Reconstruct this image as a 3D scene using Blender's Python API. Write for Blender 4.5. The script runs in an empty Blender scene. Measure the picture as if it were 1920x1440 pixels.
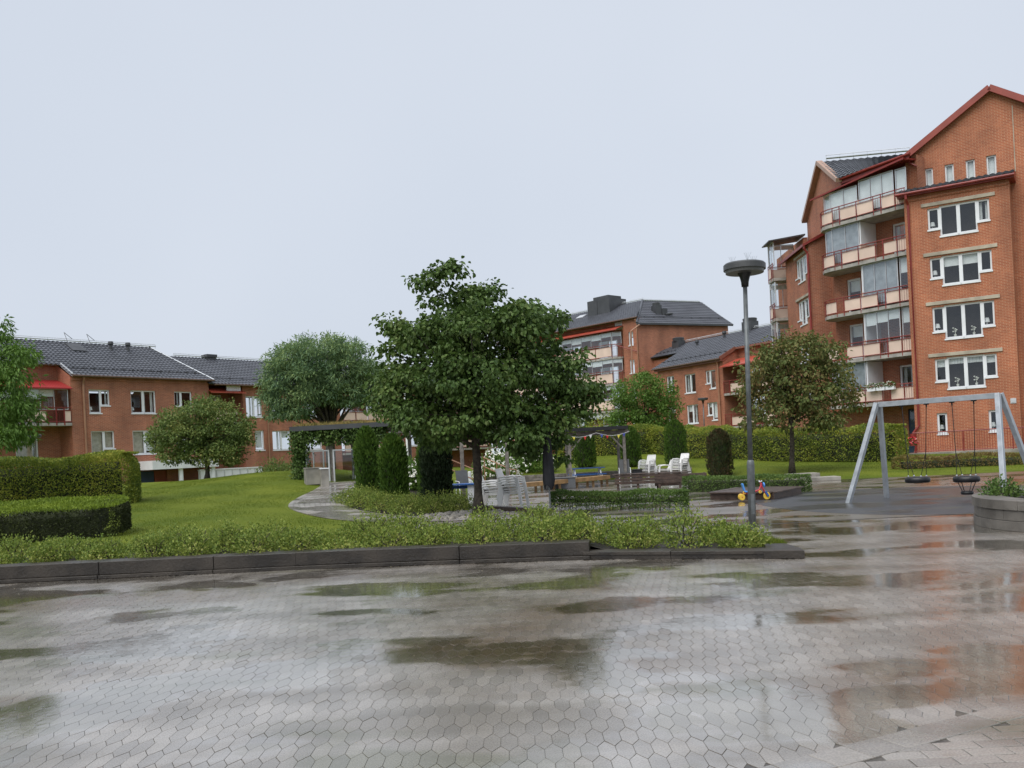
import bpy, bmesh, math, random, zlib
import numpy as np
from mathutils import Vector, Matrix

# ------------------------------------------------------------------ scene, camera, light
scene = bpy.context.scene
COL = scene.collection
rad = math.radians
rng = np.random.default_rng(11)
random.seed(5)

F_PX, ROLL, EYE = 1700.0, 0.05, 1.6
CR = math.sqrt(1 - ROLL * ROLL)
cam_d = bpy.data.cameras.new("camera")
cam = bpy.data.objects.new("camera", cam_d)
COL.objects.link(cam)
cam_d.sensor_width = 36.0
cam_d.lens = 36.0 * F_PX / 1920.0
cam_d.shift_y = 127.0 / 1920.0
cam_d.clip_end = 4000.0
cam.matrix_world = Matrix(((CR, ROLL, 0, 0), (0, 0, -1, 0), (-ROLL, CR, 0, EYE), (0, 0, 0, 1)))
scene.camera = cam

SUN_EL, SUN_AZ = 58.0, 215.0      # overcast: a weak, very wide sun; azimuth clockwise from +Y
world = bpy.data.worlds.new("World")
scene.world = world
world.use_nodes = True
wn, wl = world.node_tree.nodes, world.node_tree.links
wn.clear()
w_out = wn.new("ShaderNodeOutputWorld")
w_bg = wn.new("ShaderNodeBackground")
w_bg.inputs["Strength"].default_value = 0.1
w_sky = wn.new("ShaderNodeTexSky")
w_sky.sky_type = "NISHITA"
w_sky.sun_disc = False
w_sky.sun_elevation = rad(SUN_EL)
w_sky.sun_rotation = rad(SUN_AZ)
w_sky.dust_density = 4.0
w_mix = wn.new("ShaderNodeMix"); w_mix.data_type = "RGBA"
w_mix.inputs[0].default_value = 0.95
w_noise = wn.new("ShaderNodeTexNoise")
w_noise.inputs["Scale"].default_value = 1.3
w_noise.inputs["Detail"].default_value = 3.0
w_ramp = wn.new("ShaderNodeValToRGB")
w_ramp.color_ramp.elements[0].position = 0.3
w_ramp.color_ramp.elements[0].color = (2.95, 3.25, 3.74, 1)
w_ramp.color_ramp.elements[1].position = 0.7
w_ramp.color_ramp.elements[1].color = (3.38, 3.64, 4.08, 1)
w_tc = wn.new("ShaderNodeTexCoord")
wl.new(w_tc.outputs["Generated"], w_noise.inputs["Vector"])
wl.new(w_noise.outputs["Fac"], w_ramp.inputs["Fac"])
wl.new(w_sky.outputs["Color"], w_mix.inputs[6])
wl.new(w_ramp.outputs["Color"], w_mix.inputs[7])
wl.new(w_mix.outputs[2], w_bg.inputs["Color"])
wl.new(w_bg.outputs[0], w_out.inputs["Surface"])

sun_d = bpy.data.lights.new("sun", "SUN")
sun_d.energy = 1.5
sun_d.angle = rad(60)
sun_d.color = (1.0, 0.97, 0.93)
sun = bpy.data.objects.new("sun", sun_d)
COL.objects.link(sun)
sd = Vector((math.sin(rad(SUN_AZ)) * math.cos(rad(SUN_EL)), math.cos(rad(SUN_AZ)) * math.cos(rad(SUN_EL)), math.sin(rad(SUN_EL))))
sun.rotation_euler = sd.to_track_quat("Z", "Y").to_euler()
sun.location = (0, 0, 40)

scene.view_settings.view_transform = "Standard"
scene.view_settings.look = "None"
scene.view_settings.gamma = 1.0
scene.view_settings.exposure = 1.05
scene.render.engine = "CYCLES"
scene.cycles.max_bounces = 6
scene.cycles.transparent_max_bounces = 12
scene.cycles.use_denoising = True


# ------------------------------------------------------------------ helpers
def at(x, y, Y):
    """point seen at photo pixel (x, y) when it stands Y metres away"""
    dx, dy = x - 960, 847 - y
    return Vector(((dx * CR + dy * ROLL) / F_PX * Y, Y, EYE + (-dx * ROLL + dy * CR) / F_PX * Y))


def sm(x, a, b):
    t = np.clip((np.asarray(x, float) - a) / (b - a), 0, 1)
    return t * t * (3 - 2 * t)


def hT(X, Y):
    """terrain height"""
    X = np.asarray(X, float); Y = np.asarray(Y, float)
    wlft = 1 - sm(X, -6, -1.5)
    left = 0.22 * sm(Y, 13.6, 17) * (1 - sm(X, -9, -4)) * (1 - sm(Y, 22, 34)) + 0.05 * np.clip(Y - 22, 0, 20) * wlft \
        + 0.22 * sm(X, -15.5, -11.5) * (1 - sm(X, -9, -7)) * sm(Y, 25, 40)
    left = left * (1 - 0.6 * sm(Y, 43, 56))
    Y0 = 44.2 - 11.2 * sm(X, 8.5, 12.5)
    slope = 0.08 - 0.045 * sm(X, 9, 13)
    cap = 1.1 - 0.65 * sm(X, 9, 14)
    right = np.minimum(np.maximum(Y - Y0, 0) * slope + 0.40 * sm(Y, Y0 + 0.02, Y0 + 0.3) * (1 - sm(X, 8, 10.5)), cap) * sm(X, -4, -1)
    h = left + right
    return h - 0.03 * (1 - sm(h, 0, 0.05))


def h1(x, y):
    return float(hT(x, y))


class MB:
    """collects faces of one mesh"""
    def __init__(s):
        s.v, s.f = [], []

    def add(s, pts, faces):
        o = len(s.v)
        s.v += [tuple(p) for p in pts]
        s.f += [tuple(o + i for i in f) for f in faces]
        return s

    def poly(s, pts):
        return s.add(pts, [tuple(range(len(pts)))])

    def box(s, x0, x1, y0, y1, z0, z1):
        if x1 < x0: x0, x1 = x1, x0
        p = [(x, y, z) for z in (z0, z1) for y in (y0, y1) for x in (x0, x1)]
        return s.add(p, [(0, 2, 3, 1), (4, 5, 7, 6), (0, 1, 5, 4), (2, 6, 7, 3), (0, 4, 6, 2), (1, 3, 7, 5)])

    def beam(s, a, b, w, h, up=(0, 0, 1)):
        """rectangular bar from a to b"""
        a, b = Vector(a), Vector(b)
        d = (b - a).normalized()
        u = Vector(up)
        sd_ = d.cross(u)
        if sd_.length < 1e-4: sd_ = d.cross(Vector((0, 1, 0)))
        sd_.normalize(); u = sd_.cross(d)
        p = []
        for c in (a, b):
            for k, l in ((-1, -1), (1, -1), (1, 1), (-1, 1)):
                p.append(c + sd_ * (k * w / 2) + u * (l * h / 2))
        return s.add(p, [(0, 3, 2, 1), (4, 5, 6, 7), (0, 1, 5, 4), (1, 2, 6, 5), (2, 3, 7, 6), (3, 0, 4, 7)])

    def tube(s, pts, r, n=8, cap=True):
        pts = [Vector(p) for p in pts]
        rs = r if isinstance(r, (list, tuple)) else [r] * len(pts)
        o = len(s.v)
        for i, p in enumerate(pts):
            d = (pts[min(i + 1, len(pts) - 1)] - pts[max(i - 1, 0)]).normalized()
            a = d.cross(Vector((0, 0, 1)))
            if a.length < 1e-3: a = Vector((1, 0, 0))
            a.normalize(); b = d.cross(a)
            for k in range(n):
                t = 2 * math.pi * k / n
                s.v.append(tuple(p + a * (math.cos(t) * rs[i]) + b * (math.sin(t) * rs[i])))
        for i in range(len(pts) - 1):
            for k in range(n):
                k2 = (k + 1) % n
                s.f.append((o + i * n + k, o + i * n + k2, o + (i + 1) * n + k2, o + (i + 1) * n + k))
        if cap:
            s.f.append(tuple(o + k for k in range(n))[::-1])
            e = o + (len(pts) - 1) * n
            s.f.append(tuple(e + k for k in range(n)))
        return s

    def lathe(s, prof, c=(0, 0, 0), n=24):
        o = len(s.v)
        for r, z in prof:
            for k in range(n):
                t = 2 * math.pi * k / n
                s.v.append((c[0] + r * math.cos(t), c[1] + r * math.sin(t), c[2] + z))
        for i in range(len(prof) - 1):
            for k in range(n):
                k2 = (k + 1) % n
                s.f.append((o + i * n + k, o + i * n + k2, o + (i + 1) * n + k2, o + (i + 1) * n + k))
        s.f.append(tuple(o + k for k in range(n))[::-1])
        e = o + (len(prof) - 1) * n
        s.f.append(tuple(e + k for k in range(n)))
        return s

    def prism(s, poly, z0, z1):
        n = len(poly)
        p = [(x, y, z0) for x, y in poly] + [(x, y, z1) for x, y in poly]
        return s.add(p, [tuple(range(n))[::-1], tuple(range(n, 2 * n))] + [(i, (i + 1) % n, n + (i + 1) % n, n + i) for i in range(n)])

    def build(s, name, mat, parent=None, T=None, smooth=False, bevel=0, kind=None):
        me = bpy.data.meshes.new(name)
        v = np.array(s.v, float)
        me.from_pydata([tuple(p) for p in v], [], s.f)
        uvl = me.uv_layers.new(name="uv")
        me.update()
        uv = np.zeros((len(me.loops), 2))
        for p in me.polygons:
            n = p.normal
            li = range(p.loop_start, p.loop_start + p.loop_total)
            for l in li:
                c = v[me.loops[l].vertex_index]
                if abs(n.z) > 0.8: uv[l] = c[0], c[1]
                elif abs(n.x) > abs(n.y): uv[l] = c[1], c[2]
                else: uv[l] = c[0], c[2]
        uvl.data.foreach_set("uv", uv.ravel())
        if T is not None: me.transform(T)
        if smooth:
            me.polygons.foreach_set("use_smooth", [True] * len(me.polygons))
        me.materials.append(mat)
        o = bpy.data.objects.new(name, me)
        COL.objects.link(o)
        if parent is not None: o.parent = parent
        if bevel:
            b = o.modifiers.new("bevel", "BEVEL"); b.width = bevel; b.segments = 2; b.limit_method = "ANGLE"
        if kind: o["kind"] = kind
        return o


def np_mesh(name, V, Fc, mat, parent=None, kind=None, smooth=False):
    """mesh from numpy arrays, all faces with the same number of corners"""
    V = np.asarray(V, np.float32); Fc = np.asarray(Fc, np.int32)
    me = bpy.data.meshes.new(name)
    k = Fc.shape[1]
    me.vertices.add(len(V)); me.vertices.foreach_set("co", V.ravel())
    me.loops.add(Fc.size); me.loops.foreach_set("vertex_index", Fc.ravel())
    me.polygons.add(len(Fc))
    me.polygons.foreach_set("loop_start", np.arange(0, Fc.size, k, dtype=np.int32))
    me.polygons.foreach_set("loop_total", np.full(len(Fc), k, np.int32))
    me.polygons.foreach_set("use_smooth", np.full(len(Fc), smooth, bool))
    me.update(calc_edges=True); me.validate()
    me.materials.append(mat)
    o = bpy.data.objects.new(name, me)
    COL.objects.link(o)
    if parent is not None: o.parent = parent
    if kind: o["kind"] = kind
    return o


def thing(name, label, cat, loc=(0, 0, 0), group=None, rotz=0.0):
    o = bpy.data.objects.new(name, None)
    o.empty_display_size = 0.2
    COL.objects.link(o)
    o.location = loc; o.rotation_euler = (0, 0, rotz)
    o["label"] = label; o["category"] = cat
    if group: o["group"] = group
    return o


def tag(o, label, cat, group=None):
    o["label"] = label; o["category"] = cat
    if group: o["group"] = group
    return o


def struct(o):
    o["kind"] = "structure"
    return o


def dup(root, loc, rotz, label, group=None):
    r = root.copy(); COL.objects.link(r); r.location = loc; r.rotation_euler = (0, 0, rotz)
    r["label"] = label
    if group: r["group"] = group
    for ch in list(root.children):
        c = ch.copy(); COL.objects.link(c); c.parent = r
        for g in list(ch.children):
            d = g.copy(); COL.objects.link(d); d.parent = c
    return r


# ------------------------------------------------------------------ materials
MATS = {}


def mat(name, col, rough=0.6, var=0.15, scale=4.0, bump=0.0, bscale=40.0, metal=0.0, spec=0.5, coat=0.0, col2=None, rvar=0.0, detail=4.0):
    """principled material whose colour and roughness wander with noise"""
    m = bpy.data.materials.new(name); m.use_nodes = True
    nt = m.node_tree; N, L = nt.nodes, nt.links
    b = N["Principled BSDF"]
    b.inputs["Metallic"].default_value = metal
    b.inputs["Specular IOR Level"].default_value = spec
    b.inputs["Coat Weight"].default_value = coat
    b.inputs["Coat Roughness"].default_value = 0.1
    tc = N.new("ShaderNodeTexCoord")
    nz = N.new("ShaderNodeTexNoise"); nz.inputs["Scale"].default_value = scale; nz.inputs["Detail"].default_value = detail
    L.new(tc.outputs["Object"], nz.inputs["Vector"])
    rp = N.new("ShaderNodeValToRGB")
    c2 = col2 or tuple(max(0, c * (1 - 2.2 * var)) for c in col)
    rp.color_ramp.elements[0].position = 0.35; rp.color_ramp.elements[0].color = (*c2, 1)
    rp.color_ramp.elements[1].position = 0.65; rp.color_ramp.elements[1].color = (*col, 1)
    L.new(nz.outputs["Fac"], rp.inputs["Fac"])
    L.new(rp.outputs["Color"], b.inputs["Base Color"])
    if rvar:
        mr = N.new("ShaderNodeMapRange")
        mr.inputs["From Min"].default_value = 0.35; mr.inputs["From Max"].default_value = 0.65
        mr.inputs["To Min"].default_value = max(0.02, rough - rvar); mr.inputs["To Max"].default_value = rough + rvar
        L.new(nz.outputs["Fac"], mr.inputs["Value"]); L.new(mr.outputs[0], b.inputs["Roughness"])
    else:
        b.inputs["Roughness"].default_value = rough
    if bump:
        n2 = N.new("ShaderNodeTexNoise"); n2.inputs["Scale"].default_value = bscale; n2.inputs["Detail"].default_value = 3
        L.new(tc.outputs["Object"], n2.inputs["Vector"])
        bp = N.new("ShaderNodeBump"); bp.inputs["Strength"].default_value = bump; bp.inputs["Distance"].default_value = 0.02
        L.new(n2.outputs["Fac"], bp.inputs["Height"]); L.new(bp.outputs["Normal"], b.inputs["Normal"])
    MATS[name] = m
    return m


def brick_mat(name, c1, c2, mortar):
    m = bpy.data.materials.new(name); m.use_nodes = True
    N, L = m.node_tree.nodes, m.node_tree.links
    b = N["Principled BSDF"]; b.inputs["Roughness"].default_value = 0.75
    uv = N.new("ShaderNodeUVMap"); uv.uv_map = "uv"
    t = N.new("ShaderNodeTexBrick")
    t.inputs["Scale"].default_value = 1.0
    t.inputs["Brick Width"].default_value = 0.26; t.inputs["Row Height"].default_value = 0.078
    t.inputs["Mortar Size"].default_value = 0.008; t.inputs["Mortar Smooth"].default_value = 0.2
    t.inputs["Bias"].default_value = 0.0
    t.inputs["Color1"].default_value = (*c1, 1); t.inputs["Color2"].default_value = (*c2, 1); t.inputs["Mortar"].default_value = (*mortar, 1)
    L.new(uv.outputs[0], t.inputs["Vector"])
    nz = N.new("ShaderNodeTexNoise"); nz.inputs["Scale"].default_value = 1.0; nz.inputs["Detail"].default_value = 8
    mpv = N.new("ShaderNodeMapping"); mpv.inputs["Scale"].default_value = (0.9, 0.3, 1)
    L.new(uv.outputs[0], mpv.inputs["Vector"]); L.new(mpv.outputs[0], nz.inputs["Vector"])
    mx = N.new("ShaderNodeMix"); mx.data_type = "RGBA"; mx.blend_type = "MULTIPLY"
    mr = N.new("ShaderNodeMapRange"); mr.inputs["From Min"].default_value = 0.3; mr.inputs["From Max"].default_value = 0.7
    mr.inputs["To Min"].default_value = 0.7; mr.inputs["To Max"].default_value = 1.16
    L.new(nz.outputs["Fac"], mr.inputs["Value"])
    mx.inputs[0].default_value = 1.0
    L.new(t.outputs["Color"], mx.inputs[6]); L.new(mr.outputs[0], mx.inputs[7])
    L.new(mx.outputs[2], b.inputs["Base Color"])
    bp = N.new("ShaderNodeBump"); bp.inputs["Strength"].default_value = 0.6; bp.inputs["Distance"].default_value = 0.012; bp.invert = True
    L.new(t.outputs["Fac"], bp.inputs["Height"]); L.new(bp.outputs["Normal"], b.inputs["Normal"])
    return m


def leaf_mat(name, cols, transl=0.25, rough=0.45, patch=0.8):
    """leaf material: each leaf takes its own tint, larger patches drift"""
    m = bpy.data.materials.new(name); m.use_nodes = True
    N, L = m.node_tree.nodes, m.node_tree.links
    b = N["Principled BSDF"]; b.inputs["Roughness"].default_value = rough + .12; b.inputs["Specular IOR Level"].default_value = 0.3
    g = N.new("ShaderNodeNewGeometry"); tc = N.new("ShaderNodeTexCoord")
    nz = N.new("ShaderNodeTexNoise"); nz.inputs["Scale"].default_value = patch; nz.inputs["Detail"].default_value = 2
    L.new(tc.outputs["Object"], nz.inputs["Vector"])
    ma = N.new("ShaderNodeMath"); ma.operation = "MULTIPLY_ADD"; ma.inputs[1].default_value = 0.62
    L.new(g.outputs["Random Per Island"], ma.inputs[0])
    mb_ = N.new("ShaderNodeMath"); mb_.operation = "MULTIPLY_ADD"; mb_.inputs[1].default_value = 1.3; mb_.inputs[2].default_value = -0.47
    L.new(nz.outputs["Fac"], mb_.inputs[0]); L.new(mb_.outputs[0], ma.inputs[2])
    rp = N.new("ShaderNodeValToRGB")
    el = rp.color_ramp.elements
    for i, c in enumerate(cols):
        p = i / (len(cols) - 1)
        e = el[0] if i == 0 else (el[-1] if i == len(cols) - 1 else el.new(p))
        e.position = p; e.color = (*c, 1)
    L.new(ma.outputs[0], rp.inputs["Fac"]); L.new(rp.outputs["Color"], b.inputs["Base Color"])
    tr = N.new("ShaderNodeBsdfTranslucent"); L.new(rp.outputs["Color"], tr.inputs["Color"])
    ms = N.new("ShaderNodeMixShader"); ms.inputs[0].default_value = transl
    L.new(b.outputs[0], ms.inputs[1]); L.new(tr.outputs[0], ms.inputs[2])
    L.new(ms.outputs[0], N["Material Output"].inputs["Surface"])
    return m


def glass_mat(name, tint=(0.95, 0.965, 0.965), ior=1.75):
    m = bpy.data.materials.new(name); m.use_nodes = True
    N, L = m.node_tree.nodes, m.node_tree.links
    N.remove(N["Principled BSDF"])
    tr = N.new("ShaderNodeBsdfTransparent"); tr.inputs[0].default_value = (*tint, 1)
    gl = N.new("ShaderNodeBsdfGlossy"); gl.inputs["Roughness"].default_value = 0.02; gl.inputs[0].default_value = (0.9, 0.95, 1, 1)
    fr = N.new("ShaderNodeFresnel"); fr.inputs[0].default_value = ior
    ms = N.new("ShaderNodeMixShader")
    gm = N.new("ShaderNodeNewGeometry"); fm_ = N.new("ShaderNodeMath"); fm_.operation = "SUBTRACT"; fm_.inputs[0].default_value = 1.0
    fx = N.new("ShaderNodeMath"); fx.operation = "MULTIPLY"
    L.new(gm.outputs["Backfacing"], fm_.inputs[1]); L.new(fr.outputs[0], fx.inputs[0]); L.new(fm_.outputs[0], fx.inputs[1])
    L.new(fx.outputs[0], ms.inputs[0]); L.new(tr.outputs[0], ms.inputs[1]); L.new(gl.outputs[0], ms.inputs[2])
    L.new(ms.outputs[0], N["Material Output"].inputs["Surface"])
    return m


def wet_paving(name, ca, cb, stain, joints=None, rmin=0.13, rmax=0.27, bump=0.12, coat=0.75):
    """wet concrete pavers: puddled, damp and stained patches laid out in world metres"""
    m = bpy.data.materials.new(name); m.use_nodes = True
    N, L = m.node_tree.nodes, m.node_tree.links
    b = N["Principled BSDF"]; b.inputs["IOR"].default_value = 1.62
    g = N.new("ShaderNodeNewGeometry")
    pos = g.outputs["Position"]

    def noise(scale, detail=4, sx=1.0, sy=1.0, seed=0.0):
        mp = N.new("ShaderNodeMapping"); mp.inputs["Scale"].default_value = (sx, sy, 1); mp.inputs["Location"].default_value = (seed, seed * 1.7, 0)
        L.new(pos, mp.inputs["Vector"])
        n = N.new("ShaderNodeTexNoise"); n.inputs["Scale"].default_value = scale; n.inputs["Detail"].default_value = detail
        L.new(mp.outputs[0], n.inputs["Vector"])
        return n.outputs["Fac"]

    def ramp(sock, a, bb, lo=0.0, hi=1.0):
        r = N.new("ShaderNodeMapRange"); r.interpolation_type = "SMOOTHSTEP"
        r.inputs["From Min"].default_value = a; r.inputs["From Max"].default_value = bb
        r.inputs["To Min"].default_value = lo; r.inputs["To Max"].default_value = hi
        L.new(sock, r.inputs["Value"])
        return r.outputs[0]

    def mixc(f, c1, c2):
        x = N.new("ShaderNodeMix"); x.data_type = "RGBA"
        L.new(f, x.inputs[0])
        for i, c in ((6, c1), (7, c2)):
            if isinstance(c, tuple): x.inputs[i].default_value = (*c, 1)
            else: L.new(c, x.inputs[i])
        return x.outputs[2]

    pud = ramp(noise(0.62, 10, 0.8, 1.2, 3.1), 0.48, 0.55)          # standing water
    damp = noise(1.1, 5, 0.7, 1.3, 9.0)
    base = mixc(ramp(damp, 0.35, 0.65), ca, cb)
    base = mixc(ramp(noise(0.35, 5, 0.8, 1.5, 21.0), 0.5, 0.66, 0, 0.9), base, stain)
    base = mixc(ramp(noise(0.9, 6, 0.6, 1.4, 41.0), 0.56, 0.68, 0, 0.6), base, (0.085, 0.085, 0.035))
    oinf = N.new("ShaderNodeObjectInfo"); radd = N.new("ShaderNodeMath"); radd.operation = "ADD"; rfr = N.new("ShaderNodeMath"); rfr.operation = "FRACT"
    L.new(g.outputs["Random Per Island"], radd.inputs[0]); L.new(oinf.outputs["Random"], radd.inputs[1]); L.new(radd.outputs[0], rfr.inputs[0]); rand_sock = rfr.outputs[0]
    tint = ramp(rand_sock, 0, 1, 0.84, 1.1)
    mul = N.new("ShaderNodeMix"); mul.data_type = "RGBA"; mul.blend_type = "MULTIPLY"; mul.inputs[0].default_value = 1
    L.new(base, mul.inputs[6]); L.new(tint, mul.inputs[7])
    fine = noise(90, 2)
    mul2 = N.new("ShaderNodeMix"); mul2.data_type = "RGBA"; mul2.blend_type = "MULTIPLY"; mul2.inputs[0].default_value = 1
    L.new(mul.outputs[2], mul2.inputs[6]); L.new(ramp(fine, 0.3, 0.7, 0.8, 1.15), mul2.inputs[7])
    col = mul2.outputs[2]
    r = N.new("ShaderNodeMapRange")
    r.inputs["From Min"].default_value = 0; r.inputs["From Max"].default_value = 1
    r.inputs["To Min"].default_value = rmax; r.inputs["To Max"].default_value = rmin
    L.new(pud, r.inputs["Value"])
    L.new(r.outputs[0], b.inputs["Roughness"])
    b.inputs["Coat IOR"].default_value = 1.5
    cw = ramp(pud, 0, 1, coat, min(1.0, coat * 1.34)); L.new(cw, b.inputs["Coat Weight"])
    L.new(r.outputs[0], b.inputs["Coat Roughness"])
    h = fine
    if joints:
        t = N.new("ShaderNodeTexBrick")
        t.inputs["Scale"].default_value = 1.0; t.inputs["Brick Width"].default_value = joints[0]; t.inputs["Row Height"].default_value = joints[1]
        t.inputs["Mortar Size"].default_value = 0.008
        L.new(pos, t.inputs["Vector"])
        x = mixc(t.outputs["Fac"], col, (0.03, 0.027, 0.022)); col = x
        s = N.new("ShaderNodeMath"); s.operation = "SUBTRACT"
        L.new(fine, s.inputs[0]); L.new(t.outputs["Fac"], s.inputs[1]); h = s.outputs[0]
    L.new(col, b.inputs["Base Color"])
    bp = N.new("ShaderNodeBump"); bp.inputs["Distance"].default_value = 0.004
    st = N.new("ShaderNodeMapRange"); st.inputs["To Min"].default_value = bump; st.inputs["To Max"].default_value = 0.03
    L.new(pud, st.inputs["Value"]); L.new(st.outputs[0], bp.inputs["Strength"])
    L.new(h, bp.inputs["Height"]); L.new(bp.outputs["Normal"], b.inputs["Normal"])
    return m


M_BRICK = brick_mat("brick_orange", (0.44, 0.14, 0.062), (0.34, 0.098, 0.044), (0.55, 0.34, 0.21))
M_BRICK2 = brick_mat("brick_red", (0.43, 0.145, 0.075), (0.31, 0.1, 0.055), (0.48, 0.31, 0.21))
M_TILE = mat("roof_tile", (0.085, 0.09, 0.105), 0.32, 0.12, 0.8)
M_SHEET = mat("dark_sheet_metal", (0.06, 0.063, 0.068), 0.42, 0.12, 1.5)
M_REDM = mat("red_painted_steel", (0.25, 0.032, 0.025), 0.4, 0.12, 3)
M_REDT = mat("red_sheet_trim", (0.30, 0.06, 0.04), 0.4, 0.1, 2)
M_AWN = mat("red_corrugated_sheet", (0.42, 0.075, 0.045), 0.4, 0.12, 1.2)
M_AWN2 = mat("crimson_corrugated_sheet", (0.36, 0.03, 0.03), 0.4, 0.12, 1.2)
M_CREAM = mat("cream_panel", (0.78, 0.6, 0.49), 0.5, 0.07, 0.9)
M_WHITE = mat("white_paint", (0.82, 0.84, 0.86), 0.4, 0.04, 2)
M_ALU = mat("aluminium_frame", (0.62, 0.64, 0.66), 0.35, 0.06, 2, metal=0.3)
M_LINTEL = mat("concrete_lintel", (0.5, 0.44, 0.34), 0.7, 0.18, 1.6, bump=0.3, bscale=20)
M_CONC = mat("weathered_concrete", (0.34, 0.32, 0.28), 0.7, 0.2, 2, bump=0.3, bscale=25)
M_SLAB = mat("balcony_concrete", (0.42, 0.40, 0.36), 0.75, 0.18, 2.5)
M_GLASS = glass_mat("window_glass")
M_GLAZE = glass_mat("balcony_glass", (0.93, 0.95, 0.955), 2.0)
M_SHEER_SKY = mat("sheer_with_sky_reflection", (0.42, 0.44, 0.47), 0.8, 0.15, 3)  # grey curtain, with the sky reflection in the balcony glass put into its colour
M_GUT = mat("brown_gutter", (0.13, 0.08, 0.06), 0.4, 0.1, 2)
M_BLIND = mat("white_blind", (0.84, 0.85, 0.84), 0.7, 0.05, 3)
M_CURT = mat("beige_curtain", (0.55, 0.5, 0.4), 0.8, 0.12, 5)
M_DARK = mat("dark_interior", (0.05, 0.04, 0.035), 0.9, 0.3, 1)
M_COPPER = mat("brown_downpipe", (0.38, 0.2, 0.12), 0.45, 0.1, 2)
M_BLUE = mat("blue_door_paint", (0.035, 0.06, 0.12), 0.4, 0.12, 2)
M_SOIL = mat("wet_soil", (0.03, 0.022, 0.016), 0.6, 0.3, 8, bump=0.8, bscale=30)
M_BARK = mat("bark", (0.075, 0.06, 0.045), 0.8, 0.3, 12, bump=0.8, bscale=45)
M_GALV = mat("galvanised_steel", (0.42, 0.45, 0.48), 0.42, 0.1, 6, metal=0.35, rvar=0.08)
M_GALVD = mat("dull_grey_steel", (0.16, 0.175, 0.18), 0.45, 0.16, 9, metal=0.3, rvar=0.08)
M_BLACK = mat("black_rubber", (0.012, 0.012, 0.014), 0.42, 0.2, 6)
M_CHAIN = mat("dark_chain", (0.03, 0.03, 0.032), 0.4, 0.2, 30, metal=0.6)
M_WALLB = mat("wet_granite_block", (0.042, 0.034, 0.026), 0.46, 0.25, 2.2, bump=0.4, bscale=30, rvar=0.14)
M_WALLT = mat("planter_block", (0.17, 0.155, 0.135), 0.5, 0.22, 3, bump=0.4, bscale=35, rvar=0.12)
M_WOODG = mat("grey_weathered_timber", (0.22, 0.2, 0.175), 0.7, 0.22, 7, bump=0.4, bscale=30)
M_WOODD = mat("dark_wet_timber", (0.085, 0.055, 0.042), 0.45, 0.25, 5, bump=0.4, bscale=30)
M_WOODY = mat("yellow_pine", (0.40, 0.24, 0.10), 0.5, 0.2, 4, bump=0.2)
M_PLAST = mat("white_plastic", (0.8, 0.8, 0.79), 0.35, 0.04, 3)
M_GREYP = mat("grey_textile", (0.09, 0.095, 0.10), 0.6, 0.12, 4)
M_BLUEP = mat("blue_paint", (0.03, 0.12, 0.38), 0.4, 0.12, 4)
M_TREAD = mat("dark_tread", (0.05, 0.05, 0.052), 0.5, 0.15, 5)
M_PAVE = wet_paving("wet_hexagon_pavers", (0.17, 0.147, 0.12), (0.29, 0.265, 0.235), (0.14, 0.098, 0.066))
M_YARD = wet_paving("wet_yard_slabs", (0.15, 0.125, 0.1), (0.22, 0.195, 0.165), (0.17, 0.1, 0.065), joints=(0.21, 0.105), rmin=0.12, rmax=0.3)
M_RUB = wet_paving("wet_rubber_surface", (0.035, 0.037, 0.042), (0.05, 0.052, 0.057), (0.04, 0.038, 0.037), rmin=0.28, rmax=0.5, coat=0.15)
M_SAND = mat("joint_sand", (0.11, 0.096, 0.078), 0.3, 0.3, 10)
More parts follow.
